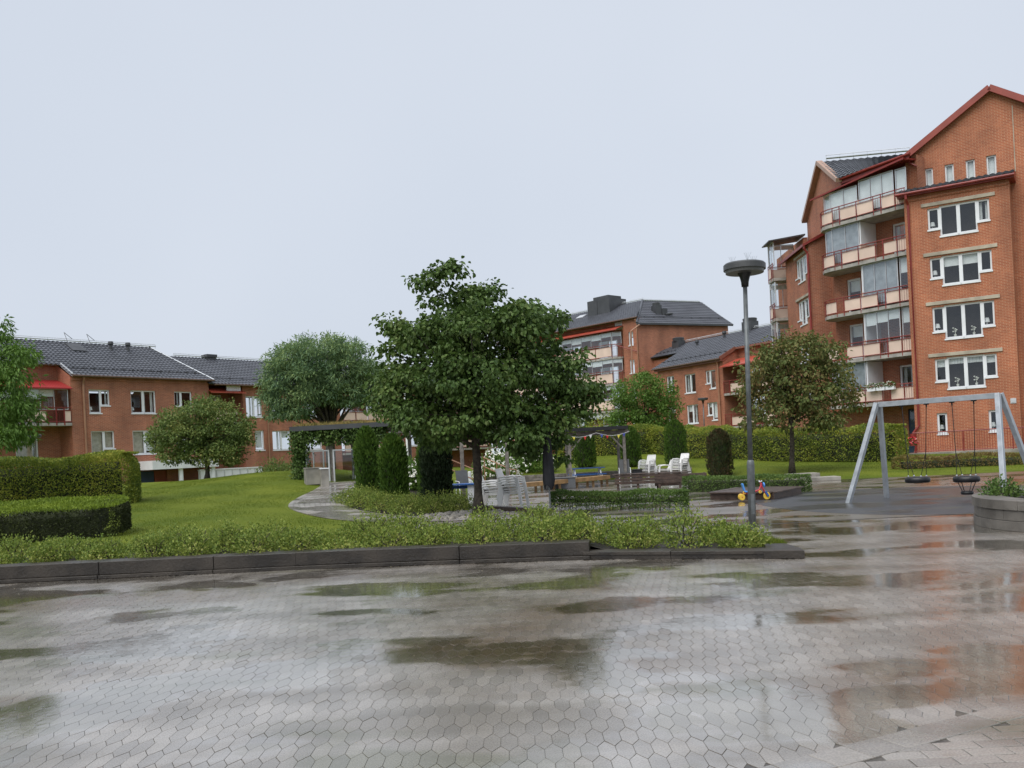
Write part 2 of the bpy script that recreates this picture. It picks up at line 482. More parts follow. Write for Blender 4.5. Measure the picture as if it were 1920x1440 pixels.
def water_mat(name):
    """thin rain water lying in the dips: clear, mirror smooth, gone where the paving stands proud"""
    m = bpy.data.materials.new(name); m.use_nodes = True
    N, L = m.node_tree.nodes, m.node_tree.links
    N.remove(N["Principled BSDF"])
    g = N.new("ShaderNodeNewGeometry")
    mp = N.new("ShaderNodeMapping"); mp.inputs["Scale"].default_value = (0.8, 1.2, 1); mp.inputs["Location"].default_value = (3.1, 3.1 * 1.7, 0)
    L.new(g.outputs["Position"], mp.inputs["Vector"])
    n = N.new("ShaderNodeTexNoise"); n.inputs["Scale"].default_value = 0.62; n.inputs["Detail"].default_value = 10
    L.new(mp.outputs[0], n.inputs["Vector"])
    r = N.new("ShaderNodeMapRange"); r.interpolation_type = "SMOOTHSTEP"; r.inputs["From Min"].default_value = 0.53; r.inputs["From Max"].default_value = 0.55
    L.new(n.outputs["Fac"], r.inputs["Value"])
    rip = N.new("ShaderNodeTexNoise"); rip.inputs["Scale"].default_value = 14; rip.inputs["Detail"].default_value = 2
    L.new(g.outputs["Position"], rip.inputs["Vector"])
    bp = N.new("ShaderNodeBump"); bp.inputs["Strength"].default_value = 0.05; bp.inputs["Distance"].default_value = 0.02
    L.new(rip.outputs["Fac"], bp.inputs["Height"])
    fr = N.new("ShaderNodeFresnel"); fr.inputs[0].default_value = 1.36; L.new(bp.outputs["Normal"], fr.inputs["Normal"])
    gl = N.new("ShaderNodeBsdfGlossy"); gl.inputs["Roughness"].default_value = 0.075; L.new(bp.outputs["Normal"], gl.inputs["Normal"])
    tr = N.new("ShaderNodeBsdfTransparent"); t2 = N.new("ShaderNodeBsdfTransparent"); t2.inputs[0].default_value = (0.93, 0.92, 0.89, 1)
    bf = N.new("ShaderNodeMath"); bf.operation = "SUBTRACT"; bf.inputs[0].default_value = 1.0; L.new(g.outputs["Backfacing"], bf.inputs[1])
    fb_ = N.new("ShaderNodeMath"); fb_.operation = "MULTIPLY"; L.new(fr.outputs[0], fb_.inputs[0]); L.new(bf.outputs[0], fb_.inputs[1])
    m1 = N.new("ShaderNodeMixShader"); L.new(fb_.outputs[0], m1.inputs[0]); L.new(t2.outputs[0], m1.inputs[1]); L.new(gl.outputs[0], m1.inputs[2])
    m2 = N.new("ShaderNodeMixShader"); L.new(r.outputs[0], m2.inputs[0]); L.new(tr.outputs[0], m2.inputs[1]); L.new(m1.outputs[0], m2.inputs[2])
    L.new(m2.outputs[0], N["Material Output"].inputs["Surface"])
    return m


M_WATER = water_mat("rain_water")
M_BRNT = mat("brown_eave_board", (0.24, 0.1, 0.065), 0.5, 0.1, 2)
M_LHEAD = mat("lamp_head_paint", (0.075, 0.078, 0.08), 0.45, 0.15, 5)
M_PATH = wet_paving("path_pavers", (0.24, 0.22, 0.19), (0.33, 0.3, 0.27), (0.2, 0.17, 0.13), rmin=0.2, rmax=0.5)

# lawn
M_LAWN = mat("lawn", (0.14, 0.17, 0.02), 0.85, 0.2, 0.4, bump=1.0, bscale=55, col2=(0.085, 0.12, 0.014), detail=8, spec=0.1)
LG = lambda r, g, b: (r, g, b)
M_GRASS = leaf_mat("grass_blades", [(0.06, 0.10, 0.008), (0.105, 0.15, 0.012), (0.18, 0.20, 0.03)], 0.2, 0.8, 0.3)
M_LF_MAIN = leaf_mat("lime_leaves", [(0.037, 0.075, 0.018), (0.062, 0.113, 0.024), (0.099, 0.164, 0.037), (0.161, 0.213, 0.062)], 0.25, 0.4)
M_LF_BRWN = leaf_mat("browning_leaves", [(0.072, 0.108, 0.030), (0.120, 0.156, 0.042), (0.180, 0.168, 0.054), (0.264, 0.168, 0.066)], 0.25, 0.5, 0.9)
M_LF_ROB = leaf_mat("feathery_leaves", [(0.077, 0.144, 0.084), (0.134, 0.222, 0.109), (0.205, 0.300, 0.119), (0.307, 0.384, 0.143)], 0.3, 0.5, 0.45)
M_LF_FRESH = leaf_mat("fresh_green_leaves", [(0.069, 0.138, 0.023), (0.109, 0.207, 0.034), (0.184, 0.287, 0.057)], 0.3, 0.45)
M_LF_OLIVE = leaf_mat("olive_green_leaves", [(0.072, 0.117, 0.032), (0.116, 0.177, 0.045), (0.177, 0.229, 0.058), (0.266, 0.249, 0.077)], 0.25, 0.45, 0.7)
M_LF_HEDGE = leaf_mat("hedge_leaves", [(0.084, 0.129, 0.025), (0.168, 0.231, 0.035), (0.308, 0.339, 0.049), (0.500, 0.475, 0.084)], 0.25, 0.4, 0.8)
M_LF_YEW = leaf_mat("yew_face_shaded", [(0.018, 0.026, 0.008), (0.035, 0.045, 0.012), (0.06, 0.075, 0.018)], 0.1, 0.6, 1.2)  # darker yew: shade on the hedge face is put into the colour
M_LF_YEWT = leaf_mat("yew_top_lit", [(0.09, 0.14, 0.014), (0.16, 0.23, 0.02), (0.26, 0.33, 0.035)], 0.2, 0.5, 1.2)  # brighter yew: light falling on the hedge top is put into the colour
M_LF_SHRUB = leaf_mat("shrub_leaves", [(0.088, 0.138, 0.027), (0.150, 0.219, 0.037), (0.250, 0.306, 0.056), (0.450, 0.438, 0.138)], 0.28, 0.4, 1.1)
M_LF_BOX = leaf_mat("box_hedge_leaves", [(0.056, 0.106, 0.025), (0.094, 0.163, 0.037), (0.163, 0.237, 0.056)], 0.2, 0.45, 1.0)
M_LF_THUJA = leaf_mat("thuja_sprays", [(0.036, 0.078, 0.012), (0.066, 0.132, 0.017), (0.120, 0.198, 0.026)], 0.12, 0.55, 1.2)
M_LF_THUJB = leaf_mat("browned_thuja_sprays", [(0.035, 0.07, 0.018), (0.06, 0.06, 0.022), (0.11, 0.06, 0.035)], 0.12, 0.6, 1.0)
M_LF_THUJD = leaf_mat("dark_thuja_sprays", [(0.012, 0.022, 0.01), (0.02, 0.038, 0.014), (0.035, 0.055, 0.02)], 0.1, 0.6, 1.2)
M_LF_LOWH = leaf_mat("yellowing_hedge_leaves", [(0.096, 0.120, 0.024), (0.180, 0.168, 0.042), (0.252, 0.180, 0.060), (0.156, 0.084, 0.048)], 0.25, 0.5, 0.8)
M_PETAL = mat("white_petals", (0.8, 0.8, 0.72), 0.6, 0.05, 5)
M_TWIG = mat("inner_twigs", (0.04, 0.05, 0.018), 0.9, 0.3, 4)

# ------------------------------------------------------------------ foliage builders
def unit(a):
    return a / (np.linalg.norm(a, axis=1, keepdims=True) + 1e-9)


def rdir(n):
    return unit(rng.normal(size=(n, 3)))


def leaf_arrays(P, A, Nn, L, W, broad=False):
    """folded leaves: base points P, tip directions A, face normals Nn"""
    A = unit(A); S = unit(np.cross(A, Nn)); Nn = np.cross(S, A)
    n = len(P)
    L = np.broadcast_to(np.asarray(L, float), (n,))[:, None]; W = np.broadcast_to(np.asarray(W, float), (n,))[:, None]
    up = Nn * W * 0.22
    if broad:
        tip = P + A * L - Nn * L * 0.12
        V = np.stack([P, P + A * L * 0.22 + S * W * 0.42 + up, P + A * L * 0.62 + S * W * 0.46 + up, tip,
                      P + A * L * 0.62 - S * W * 0.46 + up, P + A * L * 0.22 - S * W * 0.42 + up], 1).reshape(-1, 3)
        o = np.arange(n)[:, None] * 6
        Fc = np.concatenate([o + np.array([[0, 1, 2, 3]]), o + np.array([[0, 3, 4, 5]])], 0)
    else:
        V = np.stack([P, P + A * L * 0.45 + S * W * 0.5 + up, P + A * L, P + A * L * 0.45 - S * W * 0.5 + up], 1).reshape(-1, 3)
        o = np.arange(n)[:, None] * 4
        Fc = np.concatenate([o + np.array([[0, 1, 2]]), o + np.array([[0, 2, 3]])], 0)
    return V, Fc


def clump_leaves(clumps, nsub, nleaf, sub_r, L, W, droop=0.5, out=0.6, broad=False, shell=0.45, flat=0.7):
    """clumps: array (k,6) centre + radii. sub-clumps are scattered in them, leaves round each sub-clump"""
    C = np.asarray(clumps, float)
    vol = (C[:, 3] * C[:, 4] * C[:, 5]) ** 0.66
    vol = np.maximum(vol, vol.sum() * 0.006)
    idx = rng.choice(len(C), nsub, p=vol / vol.sum())
    d = rdir(nsub)
    rr = shell + (1 - shell) * rng.random(nsub) ** 0.8
    sc = C[idx, :3] + d * C[idx, 3:] * rr[:, None]
    sr = sub_r * rng.uniform(0.6, 1.35, nsub)
    k = rng.integers(0, nsub, nsub * nleaf)
    ld = rdir(len(k))
    r = rng.random(len(k)) ** 0.45
    P = sc[k] + ld * (sr[k] * r)[:, None] * np.array([1, 1, flat])
    A = ld * out + d[k] * 0.35 + rng.normal(size=(len(k), 3)) * 0.45 + np.array([0, 0, -droop])
    Nn = np.array([0, 0, 0.8]) + ld * 0.5 + rng.normal(size=(len(k), 3)) * 0.45
    s = rng.uniform(0.65, 1.25, len(k))
    V, Fc = leaf_arrays(P, A, Nn, L * s, W * s, broad)
    return V, Fc, sc


def branch_mesh(base, top, targets, r0, r1, n_main=6):
    """trunk from base to top and limbs reaching towards the targets"""
    b = MB()
    base, top = Vector(base), Vector(top)
    pts, rs = [], []
    for i in range(9):
        t = i / 8
        p = base.lerp(top, t) + Vector((math.sin(t * 5) * 0.03, math.cos(t * 4) * 0.03, 0)) * (1 if 0 < i else 0)
        pts.append(p); rs.append(r0 * (1 - t) + r1 * t + (0.45 * r0 * max(0, 0.12 - t) / 0.12))
    b.tube(pts, rs, 12)
    for tg in targets:
        tg = Vector(tg)
        t0 = random.uniform(0.45, 0.95)
        s = base.lerp(top, t0)
        mid = s.lerp(tg, 0.5) + Vector((random.uniform(-.15, .15), random.uniform(-.15, .15), random.uniform(0.05, 0.3))) * (tg - s).length * 0.4
        q = [s, s.lerp(mid, 0.55), mid, mid.lerp(tg, 0.6), tg]
        w = r1 * random.uniform(0.45, 0.75)
        b.tube(q, [w, w * 0.8, w * 0.55, w * 0.35, w * 0.12], 6)
    return b


def px_clumps(spec, Y, R):
    """spec rows (x, y, rx, ry) in photo pixels at distance Y -> solid clumps front and back"""
    out = []
    cx = np.mean([s[0] for s in spec])
    for x, y, rx, ry in spec:
        p = at(x, y, Y); k = Y / F_PX
        dx = abs(x - cx) * k
        dep = math.sqrt(max(0.15, R * R - dx * dx)) * 0.55
        rd = max(rx * k * 0.8, 0.3)
        if rx * k < 0.45:
            out.append((p.x, p.y, p.z, rx * k, rx * k, ry * k))
        else:
            for s in (-1, 0, 1):
                p = at(x, y, Y + s * dep * 0.75)
                out.append((p.x, p.y, p.z, rx * k * (1 if s == 0 else 0.8), max(rd, 0.5 * dep), ry * k * (1 if s == 0 else 0.85)))
    return out


def tree(name, label, base, trunk_top, clumps, nsub, nleaf, sub_r, L, W, material, r0, r1, limbs=24, droop=0.5, broad=False, group=None, shell=0.45, flat=0.7, bark=None, seed=None):
    global rng
    rng = np.random.default_rng(seed or zlib.crc32(label.encode()))
    random.seed(3)
    t = thing(name, label, "tree", base, group)
    T = Matrix.Translation(-Vector(base))
    V, Fc, sc = clump_leaves(clumps, nsub, nleaf, sub_r, L, W, droop, broad=broad, shell=shell, flat=flat)
    V = V - np.array(base)
    np_mesh("crown", V, Fc, material, t, "stuff")
    pick = sc[rng.choice(len(sc), min(limbs, len(sc)), replace=False)]
    branch_mesh(base, trunk_top, pick, r0, r1).build("trunk", bark or M_BARK, t, T, smooth=True)
    return t


def shell_leaves(P, Nn, n_up, L, W, jit=0.5, up=0.25):
    """leaves standing on a clipped surface"""
    n = len(P)
    A = Nn * 0.6 + rng.normal(size=(n, 3)) * jit + np.array([0, 0, up])
    N2 = Nn + rng.normal(size=(n, 3)) * 0.5
    s = rng.uniform(0.6, 1.3, n)
    return leaf_arrays(P, A, N2, L * s, W * s)


def hedge(name, label, path, width, height, n, L, W, material, group=None, depth=0.12, round_=0.18, stems=False, rise=0.0, lump=0.05, top_material=None):
    """clipped hedge along a plan polyline; base follows the ground"""
    path = [Vector((p[0], p[1], 0)) for p in path]
    seg = [(path[i + 1] - path[i]).length for i in range(len(path) - 1)]
    tot = sum(seg)

    def pos(s):
        i = 0
        while i < len(seg) - 1 and s > seg[i]:
            s -= seg[i]; i += 1
        d = (path[i + 1] - path[i]).normalized()
        return path[i] + d * s, d

    base = path[0].copy(); base.z = h1(base.x, base.y)
    t = thing(name, label, "hedge", base, group)
    # cross-section perimeter: front, top, back with rounded shoulders; plus end caps
    peri = height * 2 + width
    nb = int(n * (tot * peri) / (tot * peri + 5 * width * height))
    P = np.zeros((n, 3)); Q = np.zeros((n, 3))
    ss = rng.random(n) * tot; uu = rng.random(n) * peri
    S_ = np.linspace(0, tot, 60)
    PP = np.array([[*pos(s)[0].xy, *pos(s)[1].xy] for s in S_])

    def sect(u):
        r = round_
        y = np.where(u < height, -width / 2, np.where(u < height + width, -width / 2 + (u - height), width / 2))
        z = np.where(u < height, u, np.where(u < height + width, height, peri - u))
        ny = np.where(u < height, -1.0, np.where(u < height + width, 0.0, 1.0)); nz = np.where((u >= height) & (u < height + width), 1.0, 0.0)
        # round the shoulders
        ey = np.abs(y) - (width / 2 - r); ez = z - (height - r)
        cor = (ey > 0) & (ez > 0)
        ln = np.sqrt(ey ** 2 + ez ** 2) + 1e-6
        sgn = np.sign(y)
        y = np.where(cor, sgn * (width / 2 - r + ey / ln * r), y); z = np.where(cor, height - r + ez / ln * r, z)
        ny = np.where(cor, sgn * ey / ln, ny); nz = np.where(cor, ez / ln, nz)
        return y, z, ny, nz

    y, z, ny, nz = sect(uu)
    px = np.interp(ss, S_, PP[:, 0]); py = np.interp(ss, S_, PP[:, 1]); dx = np.interp(ss, S_, PP[:, 2]); dy = np.interp(ss, S_, PP[:, 3])
    ln = np.hypot(dx, dy); dx /= ln; dy /= ln
    # left normal of the path points away (path runs left to right in plan): offset y along (-dy,dx)
    wob = lump * (np.sin(ss * 2.1 + z * 3) + np.sin(ss * 4.7 + 1.3 + y * 5) * 0.6)
    off = y + ny * (wob - rng.random(n) ** 1.5 * depth)
    zz = z + nz * (wob - rng.random(n) ** 1.5 * depth) + rise * (y + width / 2)
    gz = hT(px - dy * y, py + dx * y)
    P[:, 0] = px - dy * off; P[:, 1] = py + dx * off; P[:, 2] = gz + zz
    Q[:, 0] = -dy * ny; Q[:, 1] = dx * ny; Q[:, 2] = nz
    # ends
    m = np.arange(n) >= nb
    k = m.sum(); e = rng.integers(0, 2, k)
    ye = (rng.random(k) - 0.5) * width; ze = rng.random(k) * height
    # round the end caps in plan
    bul = np.sqrt(np.clip(1 - (2 * ye / width) ** 2, 0, 1)) * min(0.3 * width, 0.5) * np.sqrt(np.clip(1 - np.clip((ze - height + round_) / round_, 0, 1) ** 2, 0, 1))
    p0, d0 = pos(0); p1, d1 = pos(tot)
    ex = np.where(e == 0, p0.x, p1.x); ey = np.where(e == 0, p0.y, p1.y)
    edx = np.where(e == 0, -d0.x, d1.x); edy = np.where(e == 0, -d0.y, d1.y)
    odx = np.where(e == 0, d0.x, d1.x); ody = np.where(e == 0, d0.y, d1.y)
    on_top = rng.random(k) < 0.22
    ze = np.where(on_top, height - 0.02, ze)
    j = np.where(on_top, bul * rng.random(k), bul - rng.random(k) * depth)
    P[m, 0] = ex + edx * j - ody * ye; P[m, 1] = ey + edy * j + odx * ye; P[m, 2] = hT(ex, ey) + ze + rise * (ye + width / 2)
    Q[m, 0] = np.where(on_top, 0, edx); Q[m, 1] = np.where(on_top, 0, edy); Q[m, 2] = np.where(on_top, 1.0, 0.1)
    if stems:
        keep = P[:, 2] - hT(P[:, 0], P[:, 1]) > rng.random(n) * height * 0.5
        P, Q = P[keep], Q[keep]
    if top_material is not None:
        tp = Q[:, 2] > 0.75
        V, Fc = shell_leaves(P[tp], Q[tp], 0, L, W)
        np_mesh("lit_top", V - np.array(base), Fc, top_material, t, "stuff")  # same foliage, painted in the lit colour for the top
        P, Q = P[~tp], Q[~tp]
    V, Fc = shell_leaves(P, Q, 0, L, W)
    np_mesh("foliage", V - np.array(base), Fc, material, t, "stuff")
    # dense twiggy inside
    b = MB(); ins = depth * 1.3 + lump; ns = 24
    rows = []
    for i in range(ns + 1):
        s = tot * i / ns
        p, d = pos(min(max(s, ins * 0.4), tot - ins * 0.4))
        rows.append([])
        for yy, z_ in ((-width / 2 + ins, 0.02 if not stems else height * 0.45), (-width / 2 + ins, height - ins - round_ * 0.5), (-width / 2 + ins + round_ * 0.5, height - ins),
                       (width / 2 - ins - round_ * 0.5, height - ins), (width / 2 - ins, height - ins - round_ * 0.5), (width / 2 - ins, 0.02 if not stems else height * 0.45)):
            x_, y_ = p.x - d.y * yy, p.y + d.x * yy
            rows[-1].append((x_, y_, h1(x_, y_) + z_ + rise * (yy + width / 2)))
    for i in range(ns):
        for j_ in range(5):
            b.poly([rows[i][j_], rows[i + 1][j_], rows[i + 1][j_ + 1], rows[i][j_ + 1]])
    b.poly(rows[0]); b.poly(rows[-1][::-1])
    if stems:
        for i in range(int(tot / 0.09)):
            p, d = pos((i + random.random()) * 0.09 if (i + 1) * 0.09 < tot else tot * 0.5)
            yy = random.uniform(-.4, .4) * width
            x_, y_ = p.x - d.y * yy, p.y + d.x * yy
            b.tube([(x_, y_, h1(x_, y_)), (x_ + random.uniform(-.06, .06), y_ + random.uniform(-.05, .05), h1(x_, y_) + height * 0.7)], 0.008, 4)
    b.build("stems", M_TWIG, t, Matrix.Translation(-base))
    return t


def shrub(name, label, x, y, r, h, n, L, W, material, group=None, cat="shrub", base_z=None, flowers=0, ry=None, airy=0.0):
    z = h1(x, y) if base_z is None else base_z
    t = thing(name, label, cat, (x, y, z), group)
    d = rdir(n); d[:, 2] = np.abs(d[:, 2]) * 1.0 + 0.02; d = unit(d)
    rr = (0.62 + 0.38 * rng.random(n)) * (1 + airy * rng.normal(size=n))
    lum = 1 + 0.16 * np.sin(np.arctan2(d[:, 1], d[:, 0]) * 5 + x * 7) + 0.1 * np.sin(d[:, 2] * 9 + x * 3)
    P = d * (rr * lum)[:, None] * np.array([r, ry or r, h])
    low = P[:, 2] < 0.12 * h
    P[low, :2] *= 0.8
    V, Fc = shell_leaves(P, d, 0, L, W, 0.6, 0.35)
    np_mesh("foliage", V, Fc, material, t, "stuff")
    b = MB()
    for i in range(7):
        a = i * 0.9 + x
        b.tube([(0.04 * math.cos(a), 0.04 * math.sin(a), 0), (r * 0.35 * math.cos(a), (ry or r) * 0.35 * math.sin(a), h * 0.5), (r * 0.6 * math.cos(a + .3), (ry or r) * 0.6 * math.sin(a + .3), h * 0.8)], [0.012, 0.008, 0.004], 5)
    b.build("stems", M_BARK, t)
    if flowers:
        fd = rdir(flowers); fd[:, 2] = np.abs(fd[:, 2]); fd[:, 1] = -np.abs(fd[:, 1]) * 0.9 - 0.05; fd = unit(fd)
        Pf = fd * np.array([r, ry or r, h]) * rng.uniform(0.95, 1.12, (flowers, 1))
        k = np.repeat(np.arange(flowers), 5)
        A = rdir(len(k)) + fd[k] * 0.3
        V, Fc = leaf_arrays(Pf[k], A, fd[k] + rdir(len(k)) * 0.3, np.full(len(k), 0.085), np.full(len(k), 0.075))
        np_mesh("flowers", V, Fc, M_PETAL, t, "stuff")
    return t


def thuja(label, x, y, r, h, material, n=4200, z=None, group="columnar evergreens", lean=0.0):
    z = h1(x, y) if z is None else z
    t = thing("columnar_thuja", label, "evergreen", (x, y, z), group)
    u = rng.random(n) ** 0.8; a = rng.random(n) * 2 * math.pi
    prof = np.interp(u, [0, 0.08, 0.45, 0.75, 0.92, 1.0], [0.86, 0.96, 1.0, 0.92, 0.6, 0.1]) * r
    lum = 1 + 0.09 * np.sin(a * 4 + u * 11) + 0.06 * np.sin(a * 9 + u * 23)
    rr = prof * lum * (1 - 0.3 * rng.random(n) ** 2)
    nrm = np.stack([np.cos(a), np.sin(a), np.full(n, 0.35)], 1)
    P = np.stack([np.cos(a) * rr + lean * u, np.sin(a) * rr, u * h * 0.97], 1)
    A = nrm * 0.55 + np.array([0, 0, 0.9]) + rng.normal(size=(n, 3)) * 0.28
    s = rng.uniform(0.6, 1.3, n)
    V, Fc = leaf_arrays(P, A, nrm + rng.normal(size=(n, 3)) * 0.5, 0.13 * s, 0.055 * s)
    np_mesh("foliage", V, Fc, material, t, "stuff")
    b = MB().lathe([(r * .6, 0.02), (r * .78, h * .1), (r * .82, h * .45), (r * .72, h * .72), (r * .4, h * .9), (0.02, h * .96)], (0, 0, 0), 10)
    b.build("stem", M_TWIG, t)
    return t

# ================================================================== THE SETTING
struct(MB().poly([(-1500, -1500, -0.9), (1500, -1500, -0.9), (1500, 1500, -0.9), (-1500, 1500, -0.9)]).build("ground", M_LAWN))

xs = np.concatenate([np.arange(-70, -22, 3.0), np.arange(-22, 24, 0.45), np.arange(24, 73, 3.0)])
ys = np.concatenate([np.arange(-8, 12, 2.0), np.arange(12, 62, 0.45), np.arange(62, 141, 3.0)])
GX, GY = np.meshgrid(xs, ys)
GZ = hT(GX, GY) + 0.012 * np.sin(GX * 1.7 + GY) * np.sin(GY * 1.3) * (hT(GX, GY) > 0.05)
edge = np.minimum(np.minimum(GX + 70, 70 - GX), np.minimum(GY + 8, 138 - GY))
GZ = np.where(edge < 1, -1.0, GZ)
nx_, ny_ = len(xs), len(ys)
ii = (np.arange(ny_ - 1)[:, None] * nx_ + np.arange(nx_ - 1)[None, :]).ravel()
struct(np_mesh("lawn", np.stack([GX, GY, GZ], -1).reshape(-1, 3), np.stack([ii, ii + 1, ii + nx_ + 1, ii + nx_], 1), M_LAWN, smooth=True))

YARD = [(-3.4, 15.0), (3.71, 14.0), (3.71, 17.19), (45, 17.19), (45, 31.5), (14.5, 32.4), (11.3, 33.2), (9.6, 36), (8.9, 40.5), (8.7, 44.3), (-1.4, 44.3), (-1.7, 34), (-2.2, 27), (-2.4, 23), (-3.4, 21)]
struct(MB().poly([(x, y, -0.0012) for x, y in YARD]).build("play_yard", M_YARD))
# front plaza: bed of jointing sand with hexagonal pavers laid on it
plaza = struct(MB().poly([(-26, -6, -0.004), (26, -6, -0.004), (26, 17.18, -0.004), (3.7, 17.18, -0.004), (3.7, 14.0, -0.004), (-26, 14.6, -0.004)]).build("plaza", M_SAND))
WALL_PTS = [(-13.0, 13.8), (-7.8, 13.65), (-2.6, 13.5), (1.07, 12.98)]


def wall_y(x):
    return np.interp(x, [p[0] for p in WALL_PTS] + [3.8, 3.81], [p[1] for p in WALL_PTS] + [11.97, 17.0])


def proj(X, Y, Z=0.0):
    u = X / Y * F_PX; v = (Z - EYE) / Y * F_PX
    return 960 + u * CR - v * ROLL, 847 - (u * ROLL + v * CR)


PW, PP_, PS = 0.0945, 0.228, 0.137
PT = PP_ - PS
hexp = np.array([(PW / 2, PS / 2), (0, PS / 2 + PT), (-PW / 2, PS / 2), (-PW / 2, -PS / 2), (0, -PS / 2 - PT), (PW / 2, -PS / 2)])
EDGE0, EDGED = np.array([1.3, 4.51]), np.array([0.896, 0.444])
EDGEN = np.array([0.444, -0.896])
jj = np.arange(int(4.0 / PP_), int(17.2 / PP_))
cents = []
for j in jj:
    Y = j * PP_
    if Y < 4.02: continue
    x0, x1 = -0.62 * Y - 0.4, 0.62 * Y + 0.4
    x = (np.arange(int(x0 / PW), int(x1 / PW)) + (0.5 if j % 2 else 0.0)) * PW
    cents.append(np.stack([x, np.full(len(x), Y)], 1))
cents = np.concatenate(cents)
px_, py_ = proj(cents[:, 0], cents[:, 1])
dist = (cents - EDGE0) @ EDGEN
keep = (px_ > -50) & (px_ < 1970) & (py_ < 1480) & (cents[:, 1] < wall_y(cents[:, 0]) - 0.0) & (dist < 0.06)
keep &= np.hypot(cents[:, 0] - 9.75, cents[:, 1] - 14.4) > 2.1
cents = cents[keep]
cents = cents[np.argsort(cents[:, 1])]


def hex_block(g=0.0011, bev=0.001, th=0.006):
    k1 = 1 - 2 * g / PW; k2 = 1 - 2 * (g + bev) / PW
    top = np.c_[hexp * k2, np.zeros(6)]; rim = np.c_[hexp * k1, np.full(6, -0.0008)]; bot = np.c_[hexp * k1, np.full(6, -th)]
    V = np.concatenate([top, rim, bot])
    Fq = []
    for i in range(6):
        j = (i + 1) % 6
        Fq += [(6 + i, 6 + j, j, i), (12 + i, 12 + j, 6 + j, 6 + i)]
    Fq += [(0, 1, 2, 5), (5, 2, 3, 4)]
    return V, np.array(Fq)


HV, HF = hex_block()
proto_me = []
for k in range(6):
    o = np_mesh("paver", HV, HF, M_PAVE)
    proto_me.append(o.data); bpy.data.objects.remove(o)
for i, c in enumerate(cents[:285]):
    o = bpy.data.objects.new("paver", proto_me[i % 6]); COL.objects.link(o)
    o.parent = plaza
    o.location = (c[0], c[1], rng.uniform(-0.0007, 0.0007))
    o.rotation_euler = (rng.normal() * 0.004, rng.normal() * 0.006, rng.normal() * 0.004)
rest = cents[285:]
n = len(rest)
tl = rng.normal(size=(n, 2)) * np.array([0.004, 0.006])
V = np.repeat(HV[None], n, 0) * 1.0
V[:, :, 2] += V[:, :, 0] * tl[:, None, 1] + V[:, :, 1] * tl[:, None, 0] + rng.uniform(-0.0007, 0.0007, (n, 1))
V[:, :, :2] += rest[:, None, :]
Fr = (HF[None] + (np.arange(n) * len(HV))[:, None, None]).reshape(-1, 4)
np_mesh("pavers", V.reshape(-1, 3), Fr, M_PAVE, plaza, "stuff")
# border course and brick pavers cut across the near right corner
bm_ = MB().prism([(-0.118, -0.102), (0.118, -0.102), (0.118, 0.102), (-0.118, 0.102)], -0.014, 0.0035)
bo = bm_.build("border_paver", M_PAVE, plaza, bevel=0.004); border_me = bo.data
ang = math.atan2(EDGED[1], EDGED[0])
first = True
for i in range(-6, 26):
    c = EDGE0 + EDGED * (i * 0.24) + EDGEN * 0.105
    x, y = proj(c[0], c[1])
    if c[1] < 3.6 or x > 2050: continue
    o = bo if first else bo.copy()
    if not first:
        COL.objects.link(o)
    first = False
    o.location = (c[0], c[1], rng.uniform(-.001, .001)); o.rotation_euler = (rng.normal() * .004, rng.normal() * .004, ang)
bk = MB().box(-0.103, 0.103, -0.0505, 0.0505, -0.014, 0.0).build("brick_paver", M_PAVE, plaza, bevel=0.003)
first = True
for j in range(34, 62):
    for i in range(0, 40):
        c = np.array([0.8 + (i + 0.5 * (j % 2)) * 0.212, j * 0.107])
        d = (c - EDGE0) @ EDGEN
        x, y = proj(c[0], c[1])
        if d < 0.2 or x > 2000 or y > 1500: continue
        o = bk if first else bk.copy()
        if not first: COL.objects.link(o)
        first = False
        o.location = (c[0], c[1], rng.uniform(-.001, .001)); o.rotation_euler = (rng.normal() * .004, rng.normal() * .004, rng.normal() * .004)

struct(MB().poly([(-9.5, 3.2, .0011), (9.5, 3.2, .0011), (11, 17.0, .0011), (3.9, 17.0, .0011), (3.88, 11.85, .0011), (1.08, 12.88, .0011), (-2.6, 13.42, .0011), (-9.5, 13.6, .0011)]).build("rain_water", M_WATER))

# dark soft surface under the swing
rub = []
for a in np.linspace(0, 2 * math.pi, 48, endpoint=False):
    rub.append((10.1 + 4.6 * math.cos(a) + 0.5 * math.cos(2 * a), 21.7 + 4.8 * math.sin(a), 0.0015))
struct(MB().poly(rub).build("rubber_surface", M_RUB))

# ---- kerb wall of long stone blocks in front of the shrub bed
kw = thing("kerb_wall", "long low wall of dark wet stone blocks in front of the shrub bed", "wall", (-6, 13.7, 0))
Tk = Matrix.Translation((6, -13.7, 0))


def along(pts, s):
    for i in range(len(pts) - 1):
        a, b = Vector(pts[i]), Vector(pts[i + 1]); l = (b - a).length
        if s <= l or i == len(pts) - 2: return a.lerp(b, s / l), (b - a).normalized()
        s -= l


tot = sum((Vector(WALL_PTS[i + 1]) - Vector(WALL_PTS[i])).length for i in range(3))
s = 0.0
while s < tot - 0.2:
    l = min(random.choice([1.05, 1.25, 1.4, 1.75]), tot - s)
    if tot - s - l < 0.5: l = tot - s
    a, _ = along(WALL_PTS, s + 0.004); b, _ = along(WALL_PTS, s + l - 0.004)
    a3 = Vector((a.x, a.y + 0.24, 0.155)); b3 = Vector((b.x, b.y + 0.24, 0.155 + random.uniform(-.002, .002)))
    MB().beam(a3, b3, 0.38, 0.196).build("block", M_WALLB, kw, Tk, bevel=0.008)
    MB().beam(Vector((a.x, a.y + 0.2, 0.0275)), Vector((b.x, b.y + 0.2, 0.0275)), 0.40, 0.055).build("base_block", M_WALLB, kw, Tk, bevel=0.006)
    s += l
LOW = [(1.0, 13.0), (3.38, 12.08)]
lk = thing("kerb", "low flat stone kerb running on from the end of the wall", "kerb", (2.4, 12.4, 0))
